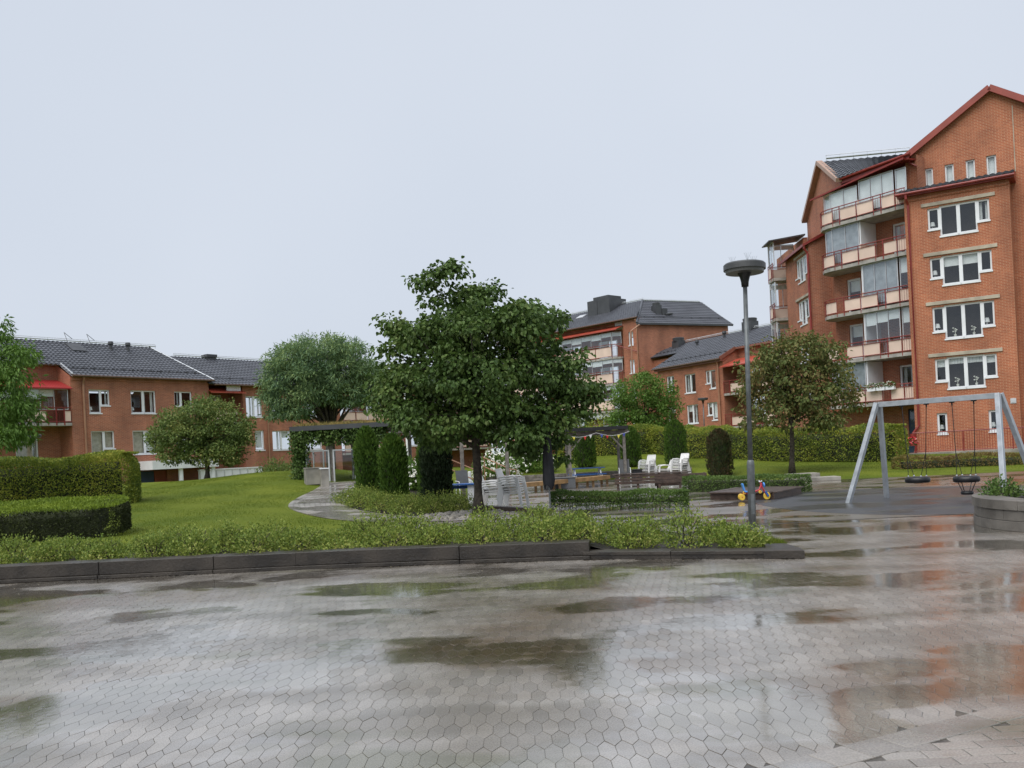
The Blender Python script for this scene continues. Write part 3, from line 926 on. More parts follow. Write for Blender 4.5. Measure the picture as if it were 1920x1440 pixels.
Tl = Matrix.Translation((-2.4, -12.4, 0))
for k in range(2):
    a, d = along(LOW, k * 1.275 + 0.003); b, _ = along(LOW, k * 1.275 + 1.271)
    MB().beam((a.x, a.y + 0.2, 0.085), (b.x, b.y + 0.2, 0.085), 0.34, 0.05).build("slab", M_WALLB, lk, Tl, bevel=0.006)
    MB().beam((a.x, a.y + 0.21, 0.03), (b.x, b.y + 0.21, 0.03), 0.32, 0.058).build("base_block", M_WALLB, lk, Tl)
MB().prism([(3.29, 12.11), (3.78, 11.93), (3.82, 12.35), (3.42, 12.48)], 0.0, 0.115).build("end_slab", M_WALLB, lk, Tl, bevel=0.008)
MB().prism([(3.42, 12.49), (3.82, 12.36), (3.80, 12.85), (3.52, 12.92)], 0.0, 0.112).build("end_slab", M_WALLB, lk, Tl, bevel=0.008)

# ---- shrub bed soil
bed = MB()
bx = np.linspace(-13, 3.85, 60)
for i in range(len(bx) - 1):
    q = []
    for x in (bx[i], bx[i + 1]):
        f = float(wall_y(min(x, 3.78))) + 0.3
        r = 16.6 - 0.12 * max(0, x + 3) if x < 3.0 else 15.9 - (x - 3.0) * 3.2
        z = 0.2 - 0.11 * float(sm(x, 0.9, 1.4))
        q.append((f, max(r, f + .05), z))
    for j in range(6):
        def pt(k, t):
            f, r, z = q[k]; x = bx[i + k]
            y = f + (r - f) * t
            zz = z + 0.03 * math.sin(x * 3) * math.sin(t * 3) if t < 0.9 else (max(z * 0.6, h1(x, y) + 0.015) if t < .97 else max(0.004, h1(x, y) - 0.02))
            return (x, y, zz)
        bed.poly([pt(0, j / 6), pt(1, j / 6), pt(1, (j + 1) / 6), pt(0, (j + 1) / 6)])
struct(bed.build("planting_bed", M_SOIL, smooth=True))

# ---- curved garden path with small pavers
PATH = [(1.2, 21.9, .6), (-1.0, 22.5, .7), (-2.8, 23.2, .8), (-4.6, 24.6, .85), (-5.75, 26.6, .85), (-6.2, 29.5, .85), (-6.3, 33, .95), (-6.3, 36.2, 1.2)]


def catmull(P, n):
    P = [np.array(p, float) for p in P]
    P = [2 * P[0] - P[1]] + P + [2 * P[-1] - P[-2]]
    out = []
    for i in range(1, len(P) - 2):
        for k in range(n):
            t = k / n
            out.append(0.5 * ((2 * P[i]) + (-P[i - 1] + P[i + 1]) * t + (2 * P[i - 1] - 5 * P[i] + 4 * P[i + 1] - P[i + 2]) * t * t + (-P[i - 1] + 3 * P[i] - 3 * P[i + 1] + P[i + 2]) * t ** 3))
    out.append(P[-2])
    return np.array(out)


cp = catmull(PATH, 10)
seg = np.r_[0, np.cumsum(np.hypot(*np.diff(cp[:, :2], axis=0).T))]
pm = MB()


def path_pt(s, w):
    x = np.interp(s, seg, cp[:, 0]); y = np.interp(s, seg, cp[:, 1]); hw = np.interp(s, seg, cp[:, 2])
    e = 0.05
    dx = np.interp(s + e, seg, cp[:, 0]) - np.interp(s - e, seg, cp[:, 0]); dy = np.interp(s + e, seg, cp[:, 1]) - np.interp(s - e, seg, cp[:, 1])
    l = math.hypot(dx, dy) + 1e-9
    return x - dy / l * w * hw, y + dx / l * w * hw


SP = np.linspace(0, seg[-1], 70)


def path_z(x, y):
    return max(h1(x, y), -0.004)


for i in range(69):
    for j in range(4):
        q = [path_pt(SP[i], -1 + j * .5), path_pt(SP[i + 1], -1 + j * .5), path_pt(SP[i + 1], -0.5 + j * .5), path_pt(SP[i], -0.5 + j * .5)]
        pm.poly([(x, y, path_z(x, y) + 0.012) for x, y in q][::-1])
gp = struct(pm.build("garden_path", M_SAND))
pv = MB()
srow = 0.0
row = 0
while srow < seg[-1] - 0.12:
    k = 11
    for j in range(k):
        a, b = -1 + 2 * j / k + 0.008, -1 + 2 * (j + 1) / k - 0.008
        s0, s1 = srow + 0.004, srow + (0.2 if 0 < j < k - 1 else 0.2)
        o = 0.1 if (j % 2 and 0 < j < k - 1) else 0
        q = [path_pt(s0 + o, a), path_pt(s1 + o, a), path_pt(s1 + o, b), path_pt(s0 + o, b)]
        z = [path_z(x, y) for x, y in q]; dz = random.uniform(0, .003)
        t4 = [(x, y, zz + 0.028 + dz) for (x, y), zz in zip(q, z)]; b4 = [(x, y, zz + 0.011) for (x, y), zz in zip(q, z)]
        pv.add(t4 + b4, [(3, 2, 1, 0), (0, 1, 5, 4), (1, 2, 6, 5), (2, 3, 7, 6), (3, 0, 4, 7)])
    srow += 0.205
pv.build("pavers", M_PATH, gp, kind="stuff")

# ---- thuja bed soil beside the path
tb = MB()
TBED = [(-5.0, 26.8), (-4.1, 25.4), (-2.6, 24.25), (-1.4, 24.2), (-1.2, 26.0), (-1.5, 29), (-2.2, 33), (-3.8, 35), (-5.2, 34), (-5.25, 30)]
cx_, cy_ = -3.4, 29.0
for i in range(len(TBED)):
    a, b = TBED[i], TBED[(i + 1) % len(TBED)]
    m1, m2 = ((a[0] + cx_) / 2, (a[1] + cy_) / 2), ((b[0] + cx_) / 2, (b[1] + cy_) / 2)
    zf = lambda p, e=0.05: (p[0], p[1], max(0, h1(*p)) + e)
    tb.poly([zf(a, 0.02), zf(b, 0.02), zf(m2), zf(m1)]); tb.poly([zf(m1), zf(m2), zf((cx_, cy_))])
struct(tb.build("thuja_bed", M_SOIL))

# ---- cobbles round the tree
cob = []
n = 420
ang_ = rng.random(n) * 6.283; rr = np.sqrt(rng.random(n))
cxs = -1.05 + np.cos(ang_) * rr * 1.55; cys = 23.6 + np.sin(ang_) * rr * 1.35 - 0.15
ico = bmesh.new(); bmesh.ops.create_icosphere(ico, subdivisions=1, radius=1.0)
iv = np.array([v.co[:] for v in ico.verts]); fi = np.array([[v.index for v in f.verts] for f in ico.faces]); ico.free()
sc = rng.uniform(0.05, 0.11, (n, 1, 1)) * rng.uniform(0.7, 1.3, (n, 1, 3)) * np.array([1, 1, 0.55])
V = iv[None] * sc * rng.uniform(0.9, 1.1, (n, len(iv), 1)) + np.stack([cxs, cys, rng.uniform(0.0, 0.04, n)], 1)[:, None]
M_STONE = mat("river_stone", (0.36, 0.33, 0.28), 0.45, 0.25, 3)
co = np_mesh("cobbles", V.reshape(-1, 3), (fi[None] + (np.arange(n) * len(iv))[:, None, None]).reshape(-1, 3), M_STONE, kind="stuff", smooth=True)
co["label"] = "grey rounded cobbles lying round the foot of the big tree"; co["category"] = "stones"
struct(MB().poly([(-2.7, 22.2, 0.003), (0.7, 21.8, 0.003), (0.8, 22.1, 0.003), (0.2, 24.6, 0.003), (-2.6, 24.9, 0.003)]).build("cobble_bed", M_SOIL))

# ---- grass blades on the lawns
def blades(n, xr, yr, test, hh):
    X = rng.uniform(*xr, n); Y = rng.uniform(*yr, n)
    Z = hT(X, Y)
    k = test(X, Y) & (Z > 0.0)
    X, Y, Z = X[k], Y[k], Z[k]
    P = np.stack([X, Y, Z - 0.01], 1); m = len(P)
    A = np.array([0, 0, 1.0]) + rng.normal(size=(m, 3)) * 0.35
    return leaf_arrays(P, A, rdir(m) + np.array([0, -0.6, 0.2]), rng.uniform(0.6, 1.3, m) * hh, np.full(m, 0.010))


path_xy = cp[:, :2]


def off_path(X, Y):
    d = np.min(np.hypot(X[:, None] - path_xy[None, :, 0], Y[:, None] - path_xy[None, :, 1]), 1)
    return d > 0.95


va, fa = blades(130000, (-16, -3.2), (16, 44), lambda X, Y: off_path(X, Y) & (X < -2.6 - 0.0 * Y) & ~((X > -5.4) & (Y > 24)), 0.032)
vb, fb = blades(45000, (-1, 24), (33, 56), lambda X, Y: X / Y < 0.6, 0.045)
n_ = 5000
xg = rng.uniform(3.0, 4.05, n_); yg = 12.9 + rng.random(n_) * 2.6
kg = (xg < 3.92 - 0.12 * np.abs(yg - 13.6) ** 1.5)
xg, yg = xg[kg], yg[kg]; n_ = len(xg)
vc, fc_ = leaf_arrays(np.stack([xg, yg, np.full(n_, .04)], 1), np.array([0, 0, 1.0]) + rng.normal(size=(n_, 3)) * .35, rdir(n_), rng.uniform(.06, .13, n_), np.full(n_, .012))
vb, fb = np.concatenate([vb, vc]), np.concatenate([fb, fc_ + len(vb)])
gr = np_mesh("grass", np.concatenate([va, vb]), np.concatenate([fa, fb + len(va)]), M_GRASS, kind="stuff")
gr["label"] = "short damp grass covering the lawns"; gr["category"] = "grass"

# ---- petals and leaf scraps washed along the kerb wall
n = 260
X = rng.uniform(-8, 4, n); Y = wall_y(X) - 0.1 - rng.random(n) ** 2.2 * 2.6
n2 = 90
X = np.r_[X, rng.uniform(-4, 5, n2)]; Y = np.r_[Y, rng.uniform(4.3, 11, n2)]
m = len(X)
V, Fc = leaf_arrays(np.stack([X, Y, np.full(m, 0.004)], 1), np.c_[rng.normal(size=(m, 2)), np.zeros(m)], np.tile([0, 0, 1.0], (m, 1)) + rng.normal(size=(m, 3)) * .15, np.where(Y < 10.5, .6, 1) * rng.uniform(.008, .026, m), np.where(Y < 10.5, .5, 1) * rng.uniform(.006, .016, m))
M_SCRAP = leaf_mat("leaf_scraps", [(0.1, 0.07, 0.03), (0.3, 0.25, 0.15), (0.7, 0.66, 0.55)], 0.1, 0.6)
ls = np_mesh("leaf_litter", V, Fc, M_SCRAP, kind="stuff")
ls["label"] = "scattered petals and leaf scraps on the wet pavers"; ls["category"] = "leaf litter"

# ================================================================== BUILDINGS
class Bld:
    def __init__(s, name, label, loc):
        s.root = thing(name, label, "building", loc)
        s.inv = Matrix.Translation(-Vector(loc))
        s.T = s.inv

    def frame(s, o, d):
        s.T = s.inv @ Matrix.Translation((o[0], o[1], 0)) @ Matrix.Rotation(math.atan2(d[1], d[0]), 4, "Z")

    def part(s, mb, name, m, parent=None, **k):
        return mb.build(name, m, parent or s.root, s.T, **k)


def wall_mb(x0, x1, z0, z1, holes, y=0.0, th=0.28, mb=None):
    """brick leaf with real openings and reveals; holes are (xa, xb, za, zb)"""
    mb = mb or MB()
    X = sorted({x0, x1, *[h[0] for h in holes], *[h[1] for h in holes]}); Z = sorted({z0, z1, *[h[2] for h in holes], *[h[3] for h in holes]})
    X = [x for x in X if x0 <= x <= x1]; Z = [z for z in Z if z0 <= z <= z1]
    inh = lambda x, z: any(h[0] < x < h[1] and h[2] < z < h[3] for h in holes)
    g = [[inh((X[i] + X[i + 1]) / 2, (Z[j] + Z[j + 1]) / 2) for j in range(len(Z) - 1)] for i in range(len(X) - 1)]
    for i in range(len(X) - 1):
        for j in range(len(Z) - 1):
            a, b, c, d = X[i], X[i + 1], Z[j], Z[j + 1]
            if not g[i][j]:
                mb.poly([(a, y, c), (b, y, c), (b, y, d), (a, y, d)])
            else:
                if i == 0 or not g[i - 1][j]: mb.poly([(a, y, c), (a, y, d), (a, y + th, d), (a, y + th, c)])
                if i == len(X) - 2 or not g[i + 1][j]: mb.poly([(b, y, d), (b, y, c), (b, y + th, c), (b, y + th, d)])
                if j == 0 or not g[i][j - 1]: mb.poly([(b, y, c), (a, y, c), (a, y + th, c), (b, y + th, c)])
                if j == len(Z) - 2 or not g[i][j + 1]: mb.poly([(a, y, d), (b, y, d), (b, y + th, d), (a, y + th, d)])
    return mb


def window(b, lights, y=0.0, fw=0.075, inside=None, sill=True, rec=0.09, parent=None, edge=None):
    """lights: (xa, xb, za, zb) of each casement; returns the window part"""
    f = MB(); yy = y + rec
    for (xa, xb, za, zb) in lights:
        w = fw
        f.box(xa, xa + w, yy, yy + 0.09, za, zb); f.box(xb - w, xb, yy, yy + 0.09, za, zb)
        f.box(xa + w, xb - w, yy, yy + 0.09, za, za + w); f.box(xa + w, xb - w, yy, yy + 0.09, zb - w, zb)
    o = b.part(f, "window", M_WHITE, parent)
    if parent is not None and parent.parent is not b.root:
        sub = None
    for n_, (xa, xb, za, zb) in enumerate(lights):
        b.part(MB().box(xa + fw, xb - fw, yy + 0.035, yy + 0.055, za + fw, zb - fw), "pane", M_GLASS, o)
        kind = inside[n_ % len(inside)] if inside else None
        cx, w = (xa + xb) / 2, xb - xa
        if kind == "blind":
            b.part(MB().box(xa + fw, xb - fw, yy + 0.16, yy + 0.18, za + fw, zb - fw), "blind", M_CURT, o)
        elif kind == "white":
            b.part(MB().box(xa + fw, xb - fw, yy + 0.16, yy + 0.18, za + fw + (zb - za) * .08, zb - fw), "blind", M_BLIND, o)
        elif kind == "half":
            b.part(MB().box(xa + fw, xb - fw, yy + 0.16, yy + 0.18, zb - (zb - za) * 0.36, zb - fw), "blind", M_BLIND, o)
        elif kind == "valance":
            v = MB()
            k = 9
            for q in range(k):
                xq = xa + fw + (w - 2 * fw) * q / k
                v.box(xq, xq + (w - 2 * fw) / k * .92, yy + 0.16 + .03 * (q % 2), yy + 0.18 + .03 * (q % 2), zb - (zb - za) * 0.22, zb - fw)
            b.part(v, "valance", M_BLIND, o)
            b.part(pot_mb(cx, yy + 0.24, za + fw), "orchid", M_PETAL, o)
        elif kind == "lamp":
            l = MB().lathe([(0.14, 0.14), (0.09, 0.36)], (cx - w * .2, yy + 0.3, za + fw), 10).lathe([(0.05, 0), (0.02, 0.14)], (cx - w * .2, yy + 0.3, za + fw), 8)
            b.part(l, "lamp", M_BLIND, o)
        elif kind == "drape":
            v = MB()
            for sx in (xa + fw, xb - fw - w * .22):
                for q in range(4):
                    v.box(sx + w * .055 * q, sx + w * .055 * (q + .8), yy + .2 + .03 * (q % 2), yy + .22 + .03 * (q % 2), za + fw, zb - fw)
            b.part(v, "curtain", M_BLIND, o)
        elif kind == "pot":
            b.part(pot_mb(cx, yy + 0.24, za + fw), "orchid", M_PETAL, o)
    if sill:
        for (xa, xb, za, zb) in lights:
            ok = not any(l2 is not None and abs(l2[0] - xb) < .01 and False for l2 in lights)
            b.part(MB().box(xa - 0.03, xb + 0.03, y - 0.05, yy, za - 0.075, za), "sill", M_WHITE, o)
    return o


def pot_mb(x, y, z):
    m = MB().lathe([(0.05, 0), (0.07, 0.13)], (x, y, z), 8)
    for k in range(5):
        a = k * 1.3
        p = (x + 0.09 * math.cos(a) - 0.02, y + .03 * math.sin(a), z + 0.36 + 0.09 * math.sin(a * 2))
        m.tube([(x, y, z + .12), (x + .03 * math.cos(a), y, z + .3), p], [.006, .005, .004], 4)
        m.lathe([(0.01, -0.04), (0.055, 0.0), (0.01, 0.035)], p, 6)
    return m


def pantiles(mb, O, U, S, length, vfun, tw=0.3, tl=0.37, amp=0.06, lift=0.04):
    """rows of wavy tiles; O eave start, U along eave, S up the slope; vfun(u) gives the covered range up the slope"""
    O, U, S = Vector(O), Vector(U).normalized(), Vector(S).normalized()
    Nn = U.cross(S)
    if Nn.z < 0: Nn = -Nn
    prof = [0, 0.65, 1.0, 0.55]
    ns = int(length / tw * 4)
    for i in range(ns):
        u0, u1 = i * tw / 4, (i + 1) * tw / 4
        a, b = prof[i % 4] * amp, prof[(i + 1) % 4] * amp
        lo, hi = vfun((u0 + u1) / 2)
        if hi - lo < 0.05: continue
        r = int(math.floor(lo / tl))
        while r * tl < hi:
            v0, v1 = max(lo, r * tl), min(hi, (r + 1) * tl + 0.01)
            p = [O + U * u0 + S * v0 + Nn * (a + lift), O + U * u1 + S * v0 + Nn * (b + lift), O + U * u1 + S * v1 + Nn * b, O + U * u0 + S * v1 + Nn * a]
            mb.poly(p)
            mb.poly([O + U * u0 + S * v0 + Nn * (a - 0.01), O + U * u1 + S * v0 + Nn * (b - 0.01), p[1], p[0]])
            r += 1


def pantile_patch(mb, P00, P10, P11, P01, nc, nr, amp=0.06, lift=0.04):
    P00, P10, P11, P01 = map(Vector, (P00, P10, P11, P01))
    Nn = (P10 - P00).cross(P01 - P00).normalized()
    if Nn.z < 0: Nn = -Nn
    q = lambda u, v: P00.lerp(P10, u).lerp(P01.lerp(P11, u), v)
    prof = [0, 0.65, 1.0, 0.55]
    for i in range(nc * 4):
        u0, u1 = i / nc / 4, (i + 1) / nc / 4
        a, b = prof[i % 4] * amp, prof[(i + 1) % 4] * amp
        for r in range(nr):
            v0, v1 = r / nr, (r + 1) / nr
            p = [q(u0, v0) + Nn * (a + lift), q(u1, v0) + Nn * (b + lift), q(u1, v1) + Nn * b, q(u0, v1) + Nn * a]
            mb.poly(p); mb.poly([q(u0, v0) + Nn * (a - .01), q(u1, v0) + Nn * (b - .01), p[1], p[0]])


def balcony(b, path, z, segs, back, rail=0.98, slab=0.18, parent=None, front_y=None, bar_gap=0.13, ph=0.76):
    """concrete slab with a red steel railing; path = plan polyline of the outer edge, segs = (s0, s1, 'p'|'b')"""
    pts = [Vector((p[0], p[1], 0)) for p in path]
    ln = [(pts[i + 1] - pts[i]).length for i in range(len(pts) - 1)]
    tot = sum(ln)

    def P(s, off=0.0, zz=0.0):
        s = min(max(s, 0), tot)
        i = 0
        while i < len(ln) - 1 and s > ln[i]:
            s -= ln[i]; i += 1
        d = (pts[i + 1] - pts[i]) / ln[i]
        return pts[i] + d * s + Vector((-d.y, d.x, 0)) * -off + Vector((0, 0, zz))

    o = b.part(MB().prism([(p.x, p.y) for p in pts] + list(back), z - slab, z), "balcony", M_SLAB)
    r = MB()
    ss = [0.0]
    for l in ln: ss.append(ss[-1] + l)
    ss = [min(x, tot) for x in ss]
    rp = lambda zz: [P(s, 0.0 if front_y is None else front_y, z + zz) for s in ss]
    r.tube(rp(rail), 0.028, 6); r.tube(rp(0.09), 0.022, 6); r.tube(rp(ph + .02), 0.018, 6)
    posts = set()
    for s0, s1, k in segs:
        posts.add(round(s0, 3)); posts.add(round(s1, 3)) if k != "p" else None
        if k in "bm":
            n_ = max(2, int((s1 - s0) / bar_gap))
            for q in range(1, n_):
                s = s0 + (s1 - s0) * q / n_
                r.tube([P(s, .01, z + .09), P(s, .01, z + (ph if k == "b" else rail))], 0.008, 4)
        if k in "pm":
            m = max(1, int((s1 - s0) / 0.3))
            pm_ = MB()
            for q in range(m):
                a0, a1 = s0 + .03 + (s1 - s0 - .06) * q / m, s0 + .03 + (s1 - s0 - .06) * (q + 1) / m
                A, B_ = P(a0, -.03), P(a1, -.03); C, D = P(a1, -.055), P(a0, -.055)
                f = lambda v, h: (v.x, v.y, z + h)
                pm_.add([f(A, .11), f(B_, .11), f(C, .11), f(D, .11), f(A, ph), f(B_, ph), f(C, ph), f(D, ph)], [(0, 1, 5, 4), (2, 3, 7, 6), (4, 5, 6, 7), (3, 2, 1, 0), (1, 2, 6, 5), (0, 4, 7, 3)])
            b.part(pm_, "panel", M_CREAM, o)
    for s in posts:
        r.tube([P(s, .0, z - slab * .8), P(s, .0, z + rail)], 0.022, 6)
    b.part(r, "railing", M_REDM, o)
    return o, P


def glazing(b, o, P, s0, s1, z0, z1, n, inset=0.1, blinds=None, parent=None, cloth=None):
    """aluminium framed panes above a railing"""
    f = MB()
    for k in range(n + 1):
        s = s0 + (s1 - s0) * k / n
        p = P(s, -inset)
        f.tube([(p.x, p.y, z0), (p.x, p.y, z1)], 0.03 if k in (0, n) else 0.02, 4)
    a, c = [P(s0 + (s1 - s0) * k / n, -inset) for k in range(n + 1)], None
    for zz in (z0, z1): f.tube([(p.x, p.y, zz) for p in a], 0.03, 4)
    b.part(f, "glazing_frame", M_ALU, o)
    for k in range(n):
        p, q = a[k], a[k + 1]
        d = (q - p).normalized(); nn = Vector((-d.y, d.x, 0))
        p2, q2 = p + d * .02, q - d * .02
        t = nn * .008
        b.part(MB().prism([(p2 - t).xy[:], (q2 - t).xy[:], (q2 + t).xy[:], (p2 + t).xy[:]], z0 + .03, z1 - .03), "pane", M_GLAZE, o)
        fr = blinds[k % len(blinds)] if blinds else 0
        if fr:
            u = nn * .05
            b.part(MB().prism([(p2 + u).xy[:], (q2 + u).xy[:], (q2 + u * 1.2).xy[:], (p2 + u * 1.2).xy[:]], z1 - .05 - (z1 - z0 - .1) * fr, z1 - .05), "blind", cloth or M_BLIND, o)


def awning(b, x0, x1, y0, z0, y1, z1, m, parent=None):
    """corrugated lean-to sheet from the wall (y1, z1) out to (y0, z0)"""
    mb = MB(); n_ = int((x1 - x0) / 0.09)
    h = lambda i: 0.018 * (i % 2)
    for i in range(n_):
        a, c = x0 + (x1 - x0) * i / n_, x0 + (x1 - x0) * (i + 1) / n_
        mb.poly([(a, y0, z0 + h(i)), (c, y0, z0 + h(i + 1)), (c, y1, z1 + h(i + 1)), (a, y1, z1 + h(i))])
    mb.box(x0, x1, y0 - .01, y0 + .02, z0 - .07, z0 - .005)
    return b.part(mb, "awning", m, parent)


def downpipe(b, x, y, z0, z1, m, r=0.055, kick=0.25):
    return b.part(MB().tube([(x, y - kick, z1 + .1), (x, y - kick, z1), (x, y - .09, z1 - .35), (x, y - .09, z0)], r, 8), "downpipe", m)


def ridge_rail(b, p, q, n_=8, h=0.28, m=None):
    mb = MB(); p, q = Vector(p), Vector(q)
    for k in range(n_ + 1):
        c = p.lerp(q, k / n_); mb.tube([c, c + Vector((0, 0, h))], .015, 4)
    mb.tube([p + Vector((0, 0, h)), q + Vector((0, 0, h))], .025, 5); mb.beam(p + Vector((0, 0, h * .55)), q + Vector((0, 0, h * .55)), .25, .03)
    return b.part(mb, "ridge_walkway", M_ALU)


def chimney(b, x0, x1, y0, y1, z0, z1, round_=False):
    mb = MB()
    mb.box(x0, x1, y0, y1, z0, z1 - .25)
    cx, cy = (x0 + x1) / 2, (y0 + y1) / 2
    if round_: mb.lathe([((x1 - x0) * .52, 0), ((x1 - x0) * .56, .3), ((x1 - x0) * .5, .34)], (cx, cy, z1 - .3), 14)
    else: mb.box(x0 - .06, x1 + .06, y0 - .06, y1 + .06, z1 - .22, z1)
    return b.part(mb, "roof_vent", M_SHEET)


def vents(b, x, y, z):
    mb = MB()
    mb.tube([(x, y, z - .2), (x, y, z + .35)], .11, 8); mb.lathe([(.16, .3), (.2, .38), (.17, .55)], (x, y, z), 10)
    return b.part(mb, "roof_vent", M_SHEET)


def snow_rail(b, x0, x1, y, z, n_):
    mb = MB()
    mb.tube([(x0, y, z + .16), (x1, y, z + .16)], .018, 5)
    for k in range(n_):
        x = x0 + (x1 - x0) * (k + .5) / n_; mb.box(x - .03, x + .03, y - .05, y + .15, z - .02, z + .2)
    return b.part(mb, "snow_guard", M_SHEET)


def stepped(xa, xm, xb, za, zs, zb, small="R"):
    """two casements, the narrow one shorter"""
    return [(xa, xm, za, zb), (xm, xb, zs, zb)] if small == "R" else [(xa, xm, zs, zb), (xm, xb, za, zb)]


# ---------------------------------------------------------------- left low building
EL = (0.6104, 0.7921)
OL = at(270, 870, 62)
bl = Bld("apartment_building", "long two storey red brick apartment block with grey tiled roof at left", (OL.x, OL.y, 0.4))
bl.frame((OL.x, OL.y), EL)
wins = [
    (stepped(-3.62, -2.8, -2.2, 5.5, 6.0, 7.05), ["lamp", "drape"]),
    ([(-0.72, 0.2, 5.5, 7.05), (0.2, 1.12, 5.5, 7.05)], ["lamp", "drape"]),
    (stepped(2.55, 3.1, 3.95, 5.5, 6.0, 7.05, "L"), ["drape", "pot"]),
    (stepped(-3.6, -2.7, -2.0, 2.72, 3.15, 4.32), ["blind", "blind"]),
    ([(-0.72, 0.2, 2.72, 4.32), (0.2, 1.0, 2.72, 4.32)], ["blind", "white"]),
    ([(2.55, 3.3, 2.72, 4.32), (3.3, 4.0, 2.72, 4.32)], ["white", "blind"]),
]
holes = [l for w in wins for l in w[0]]
# joined holes so that casements share one opening
w1 = wall_mb(-4.8, 5.35, 0.2, 7.85, holes + [(-0.3, 1.7, 0.2, 1.55)])
w1.poly([(-4.8, 0, 0.2), (-4.8, 0, 7.9), (-4.8, 1.7, 8.75), (-4.8, 1.7, 0.2)])
w1.poly([(5.35, 0, 0.2), (5.35, 6, 0.2), (5.35, 6, 9.9), (5.35, 0, 7.9)])
bl.part(w1, "wall", M_BRICK2)
w1 = wall_mb(-14, -4.8, 0.2, 8.7, [(-7.6, -6.2, 4.95, 6.9), (-7.6, -6.2, 2.2, 4.1)], y=1.7)
w1.poly([(-14, 1.7, 0.2), (-14, 10, 0.2), (-14, 10, 8.0), (-14, 5, 10.5), (-14, 1.7, 8.7)]); w1.poly([(-14, 10, .2), (14, 10, .2), (14, 10, 7.7), (-14, 10, 7.7)])
bl.part(w1, "wall", M_BRICK2)
for w, ins in wins: window(bl, w, inside=ins)
window(bl, [(-7.6, -6.9, 4.95, 6.9), (-6.9, -6.2, 4.95, 6.9)], y=1.7, inside=["drape"])
window(bl, [(-7.6, -6.2, 2.2, 4.1)], y=1.7, inside=["blind"], sill=False)
bl.part(MB().box(-4.75, 5.5, -0.06, -0.0, 7.62, 7.86), "cornice", M_BRICK2)
# entrance
bl.part(MB().box(-0.5, 4.6, -1.9, -0.02, 1.6, 2.2), "entrance_canopy", M_WHITE)
for x in (1.75, 4.3): bl.part(MB().tube([(x, -1.6, 0.2), (x, -1.6, 1.6)], 0.16, 12), "pillar", M_WHITE)
bl.part(MB().box(-0.28, 0.75, 0.1, 0.18, 0.2, 1.5), "door", M_BLUE)
bl.part(MB().box(0.8, 1.68, 0.12, 0.2, 0.2, 1.5), "door", M_REDT)
bl.part(MB().box(3.2, 8.5, -1.6, -1.45, 0.2, 1.35).box(3.2, 8.5, -1.65, -1.4, 1.36, 1.44), "terrace_screen", M_WHITE)
for k in range(9): bl.part(MB().box(3.2 + k * .66, 3.26 + k * .66, -1.66, -1.61, .2, 1.36), "screen_post", M_ALU)
# wall of the further wing, standing slightly back, with recessed balconies
wr = [([(8.62, 9.35, 5.25, 6.85), (9.35, 10.08, 5.25, 6.85)], ["drape"]), ([(10.95, 11.8, 5.2, 6.75), (11.8, 12.65, 5.2, 6.75)], ["half"]),
      ([(9.3, 10.15, 2.7, 4.2)], ["white"]), ([(10.92, 11.8, 2.66, 4.16), (11.8, 12.7, 2.66, 4.16)], ["drape", "half"]),
      ([(14.2, 15.9, 5.2, 6.7)], ["drape"]), ([(14.2, 15.9, 2.6, 4.1)], ["half"]), ([(26.2, 27.8, 5.2, 6.7)], ["half"]), ([(26.2, 27.8, 2.6, 4.1)], ["drape"])]
YB = 0.12
w2 = wall_mb(8.35, 18.0, 0.2, 7.6, [l for w in wr[:6] for l in w[0]], y=YB)
w2.poly([(8.35, YB, .2), (8.35, YB, 7.6), (8.35, 1.7, 8.4), (8.35, 1.7, .2)]); w2.poly([(18, YB, .2), (18, 1.7, .2), (18, 1.7, 8.4), (18, YB, 7.6)])
bl.part(w2, "wall", M_BRICK2)
bl.part(wall_mb(5.35, 8.35, 0.2, 8.4, [(6.2, 7.6, 5.0, 7.0)], y=1.7), "wall", M_BRICK2)
bl.part(wall_mb(18, 25.5, 0.2, 8.4, [(19.2, 21, 5.0, 7.0), (22.5, 24.2, 5, 7), (19.2, 21, 2.4, 4.4)], y=1.7), "wall", M_BRICK2)
w3 = wall_mb(25.5, 28.6, 0.2, 7.6, [l for w in wr[6:] for l in w[0]], y=YB)
w3.poly([(25.5, YB, .2), (25.5, YB, 7.6), (25.5, 1.7, 8.4), (25.5, 1.7, .2)])
bl.part(w3, "wall", M_BRICK2)
w4 = wall_mb(28.6, 40, 0.2, 8.4, [(30, 31.8, 5.0, 7.0), (33.5, 35.2, 5, 7), (30, 31.8, 2.4, 4.4), (33.5, 35.2, 2.4, 4.4)], y=1.7)
w4.poly([(40, 1.7, .2), (40, 10, .2), (40, 10, 7.7), (40, 5, 10.1), (40, 1.7, 8.4)])
bl.part(w4, "wall", M_BRICK2)
for w, ins in wr: window(bl, w, y=YB, inside=ins)
for x in (6.2, 19.2, 22.5, 30, 33.5): window(bl, [(x, x + .85, 5.0, 7.0), (x + .85, x + 1.6, 5.0, 7.0)], y=1.7, inside=["half", "drape"], sill=False)
